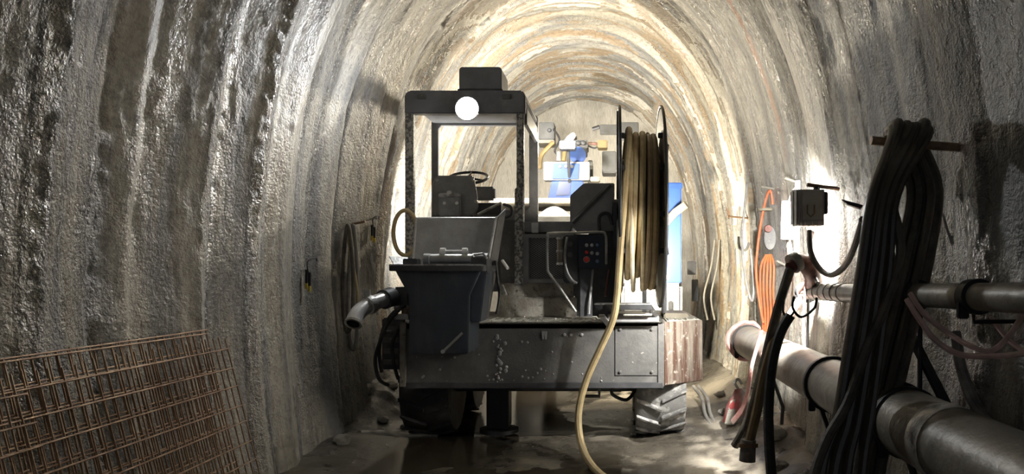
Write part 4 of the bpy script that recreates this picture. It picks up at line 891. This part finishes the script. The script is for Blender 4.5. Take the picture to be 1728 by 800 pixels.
MB().tube(cr([P(934, 218, RD + .3), P(944, 235, RD + .2), P(936, 255, RD + .2), P(946, 262, RD + .1)], 6), .014, 7).build('rig_cable', 'rubber', RIG)
MB().tube(cr([P(990, 245, RD + .2), P(1003, 250, RD + .2), P(1010, 246, RD + .2)], 6), .012, 7).build('rig_cable', 'rubber', RIG)
MB().tube(cr([P(910, 285, RD + .2), P(914, 262, RD + .2), P(926, 248, RD + .2), P(934, 240, RD + .2)], 6), .03, 8).build('yellow_arm', 'rig_yellow', RIG)
rb('pump_block', 1016, 255, 1040, 292, RD + .4, .4, 'rig_grey')
rb('mast_block', 992, 270, 1000, 330, RD + .2, .3, 'rig_grey')
bm_ = rb('drill_boom', 1012, 210, 1076, 222, RD + 1.2, .3, 'rig_grey')
rb('boom_head', 1046, 206, 1078, 232, RD + 1.1, .3, 'rig_grey', bm_)
MB().tube([P(1012, 214, RD + 1.3), P(1000, 218, RD + 1.3)], .03, 8).build('drill_rod', 'steel_dark', bm_)
rb('upper_deck', 826, 334, 965, 343, 9.0, 1.2, 'rig_cream')
MB().prism([(P(905 + 60 * k / 10, 0, 8.8).x, P(0, 366 - 18 * math.sin(PI * k / 10), 8.8).z) for k in range(11)], 'y', 8.8, 9.4).build('engine_dome', 'rig_white', RIG, .01)
rb('engine_body', 830, 362, 1040, 420, 8.9, 1.5, 'rig_grey')
rb('hose_guide', 996, 298, 1012, 306, RD - .1, .2, 'rig_cream')
rb('chassis', 860, 420, 1150, 560, 8.7, 2.6, 'rig_grey')
colm = MB().box(P(1118, 0, 8.4).x, P(1150, 0, 8.4).x, 8.4, 8.9, P(0, 478, 8.4).z, P(0, 312, 8.4).z).build('side_column', 'rig_blue', RIG, .012)
rb('column_cap', 1116, 308, 1152, 318, 8.38, .5, 'rig_blue', colm)
MB().lathe([(.03, 0), (.025, .015)], P(1127, 468, 8.4), (0, -1, 0), 10).build('column_plug', 'hose_pink', colm)
MB().tube([P(1120, 380, 8.3), P(1140, 358, 8.25), P(1158, 345, 8.2)], .045, 12).build('spray_nozzle', 'rig_cream', RIG)
rb('fuel_tank', 1048, 478, 1152, 530, 8.32, .6, 'rig_white', bev=.04)
rb('tank_cap', 1128, 508, 1136, 524, 8.29, .04, 'clamp_black')
fl3 = MB().box(-.12, .02, 10.34, 10.43, 2.28, 2.42).build('face_fill_lamp', 'steel_dark', RIG, .01)  # housing of the added fill lamp, out of sight
MB().box(-.11, .01, 10.43, 10.44, 2.29, 2.41).build('face_fill_lens', 'lens_warm', fl3)
MB().box(-.07, -.03, 10.36, 10.40, 1.65, 2.28).build('lamp_post', 'steel_dark', fl3)  # post of the added fill lamp, out of sight
lr = MB().box(-.65, -.45, 9.1, 9.3, 2.85, 2.95).build('rig_lamp', 'steel_dark', RIG, .01)
MB().box(-.64, -.46, 9.08, 9.1, 2.86, 2.94).build('rig_lamp_lens', 'lens_warm', lr)
MB().tube([(-.55, 9.25, 2.85), (-.55, 9.6, 2.5)], .02, 8).build('lamp_pole', 'steel_dark', lr)
for x in (-1.0, .6):
    for y in (9.2, 10.8):
        t = MB().lathe([(.2, -.15), (.36, -.16), (.4, -.1), (.4, .1), (.36, .16), (.2, .15)], (x, y, .4), (1, 0, 0), 24).build('rig_wheel', 'rubber', RIG)
        MB().lathe([(.2, -.13), (.2, .13)], (x, y, .4), (1, 0, 0), 16).build('rig_rim', 'rig_grey', t)
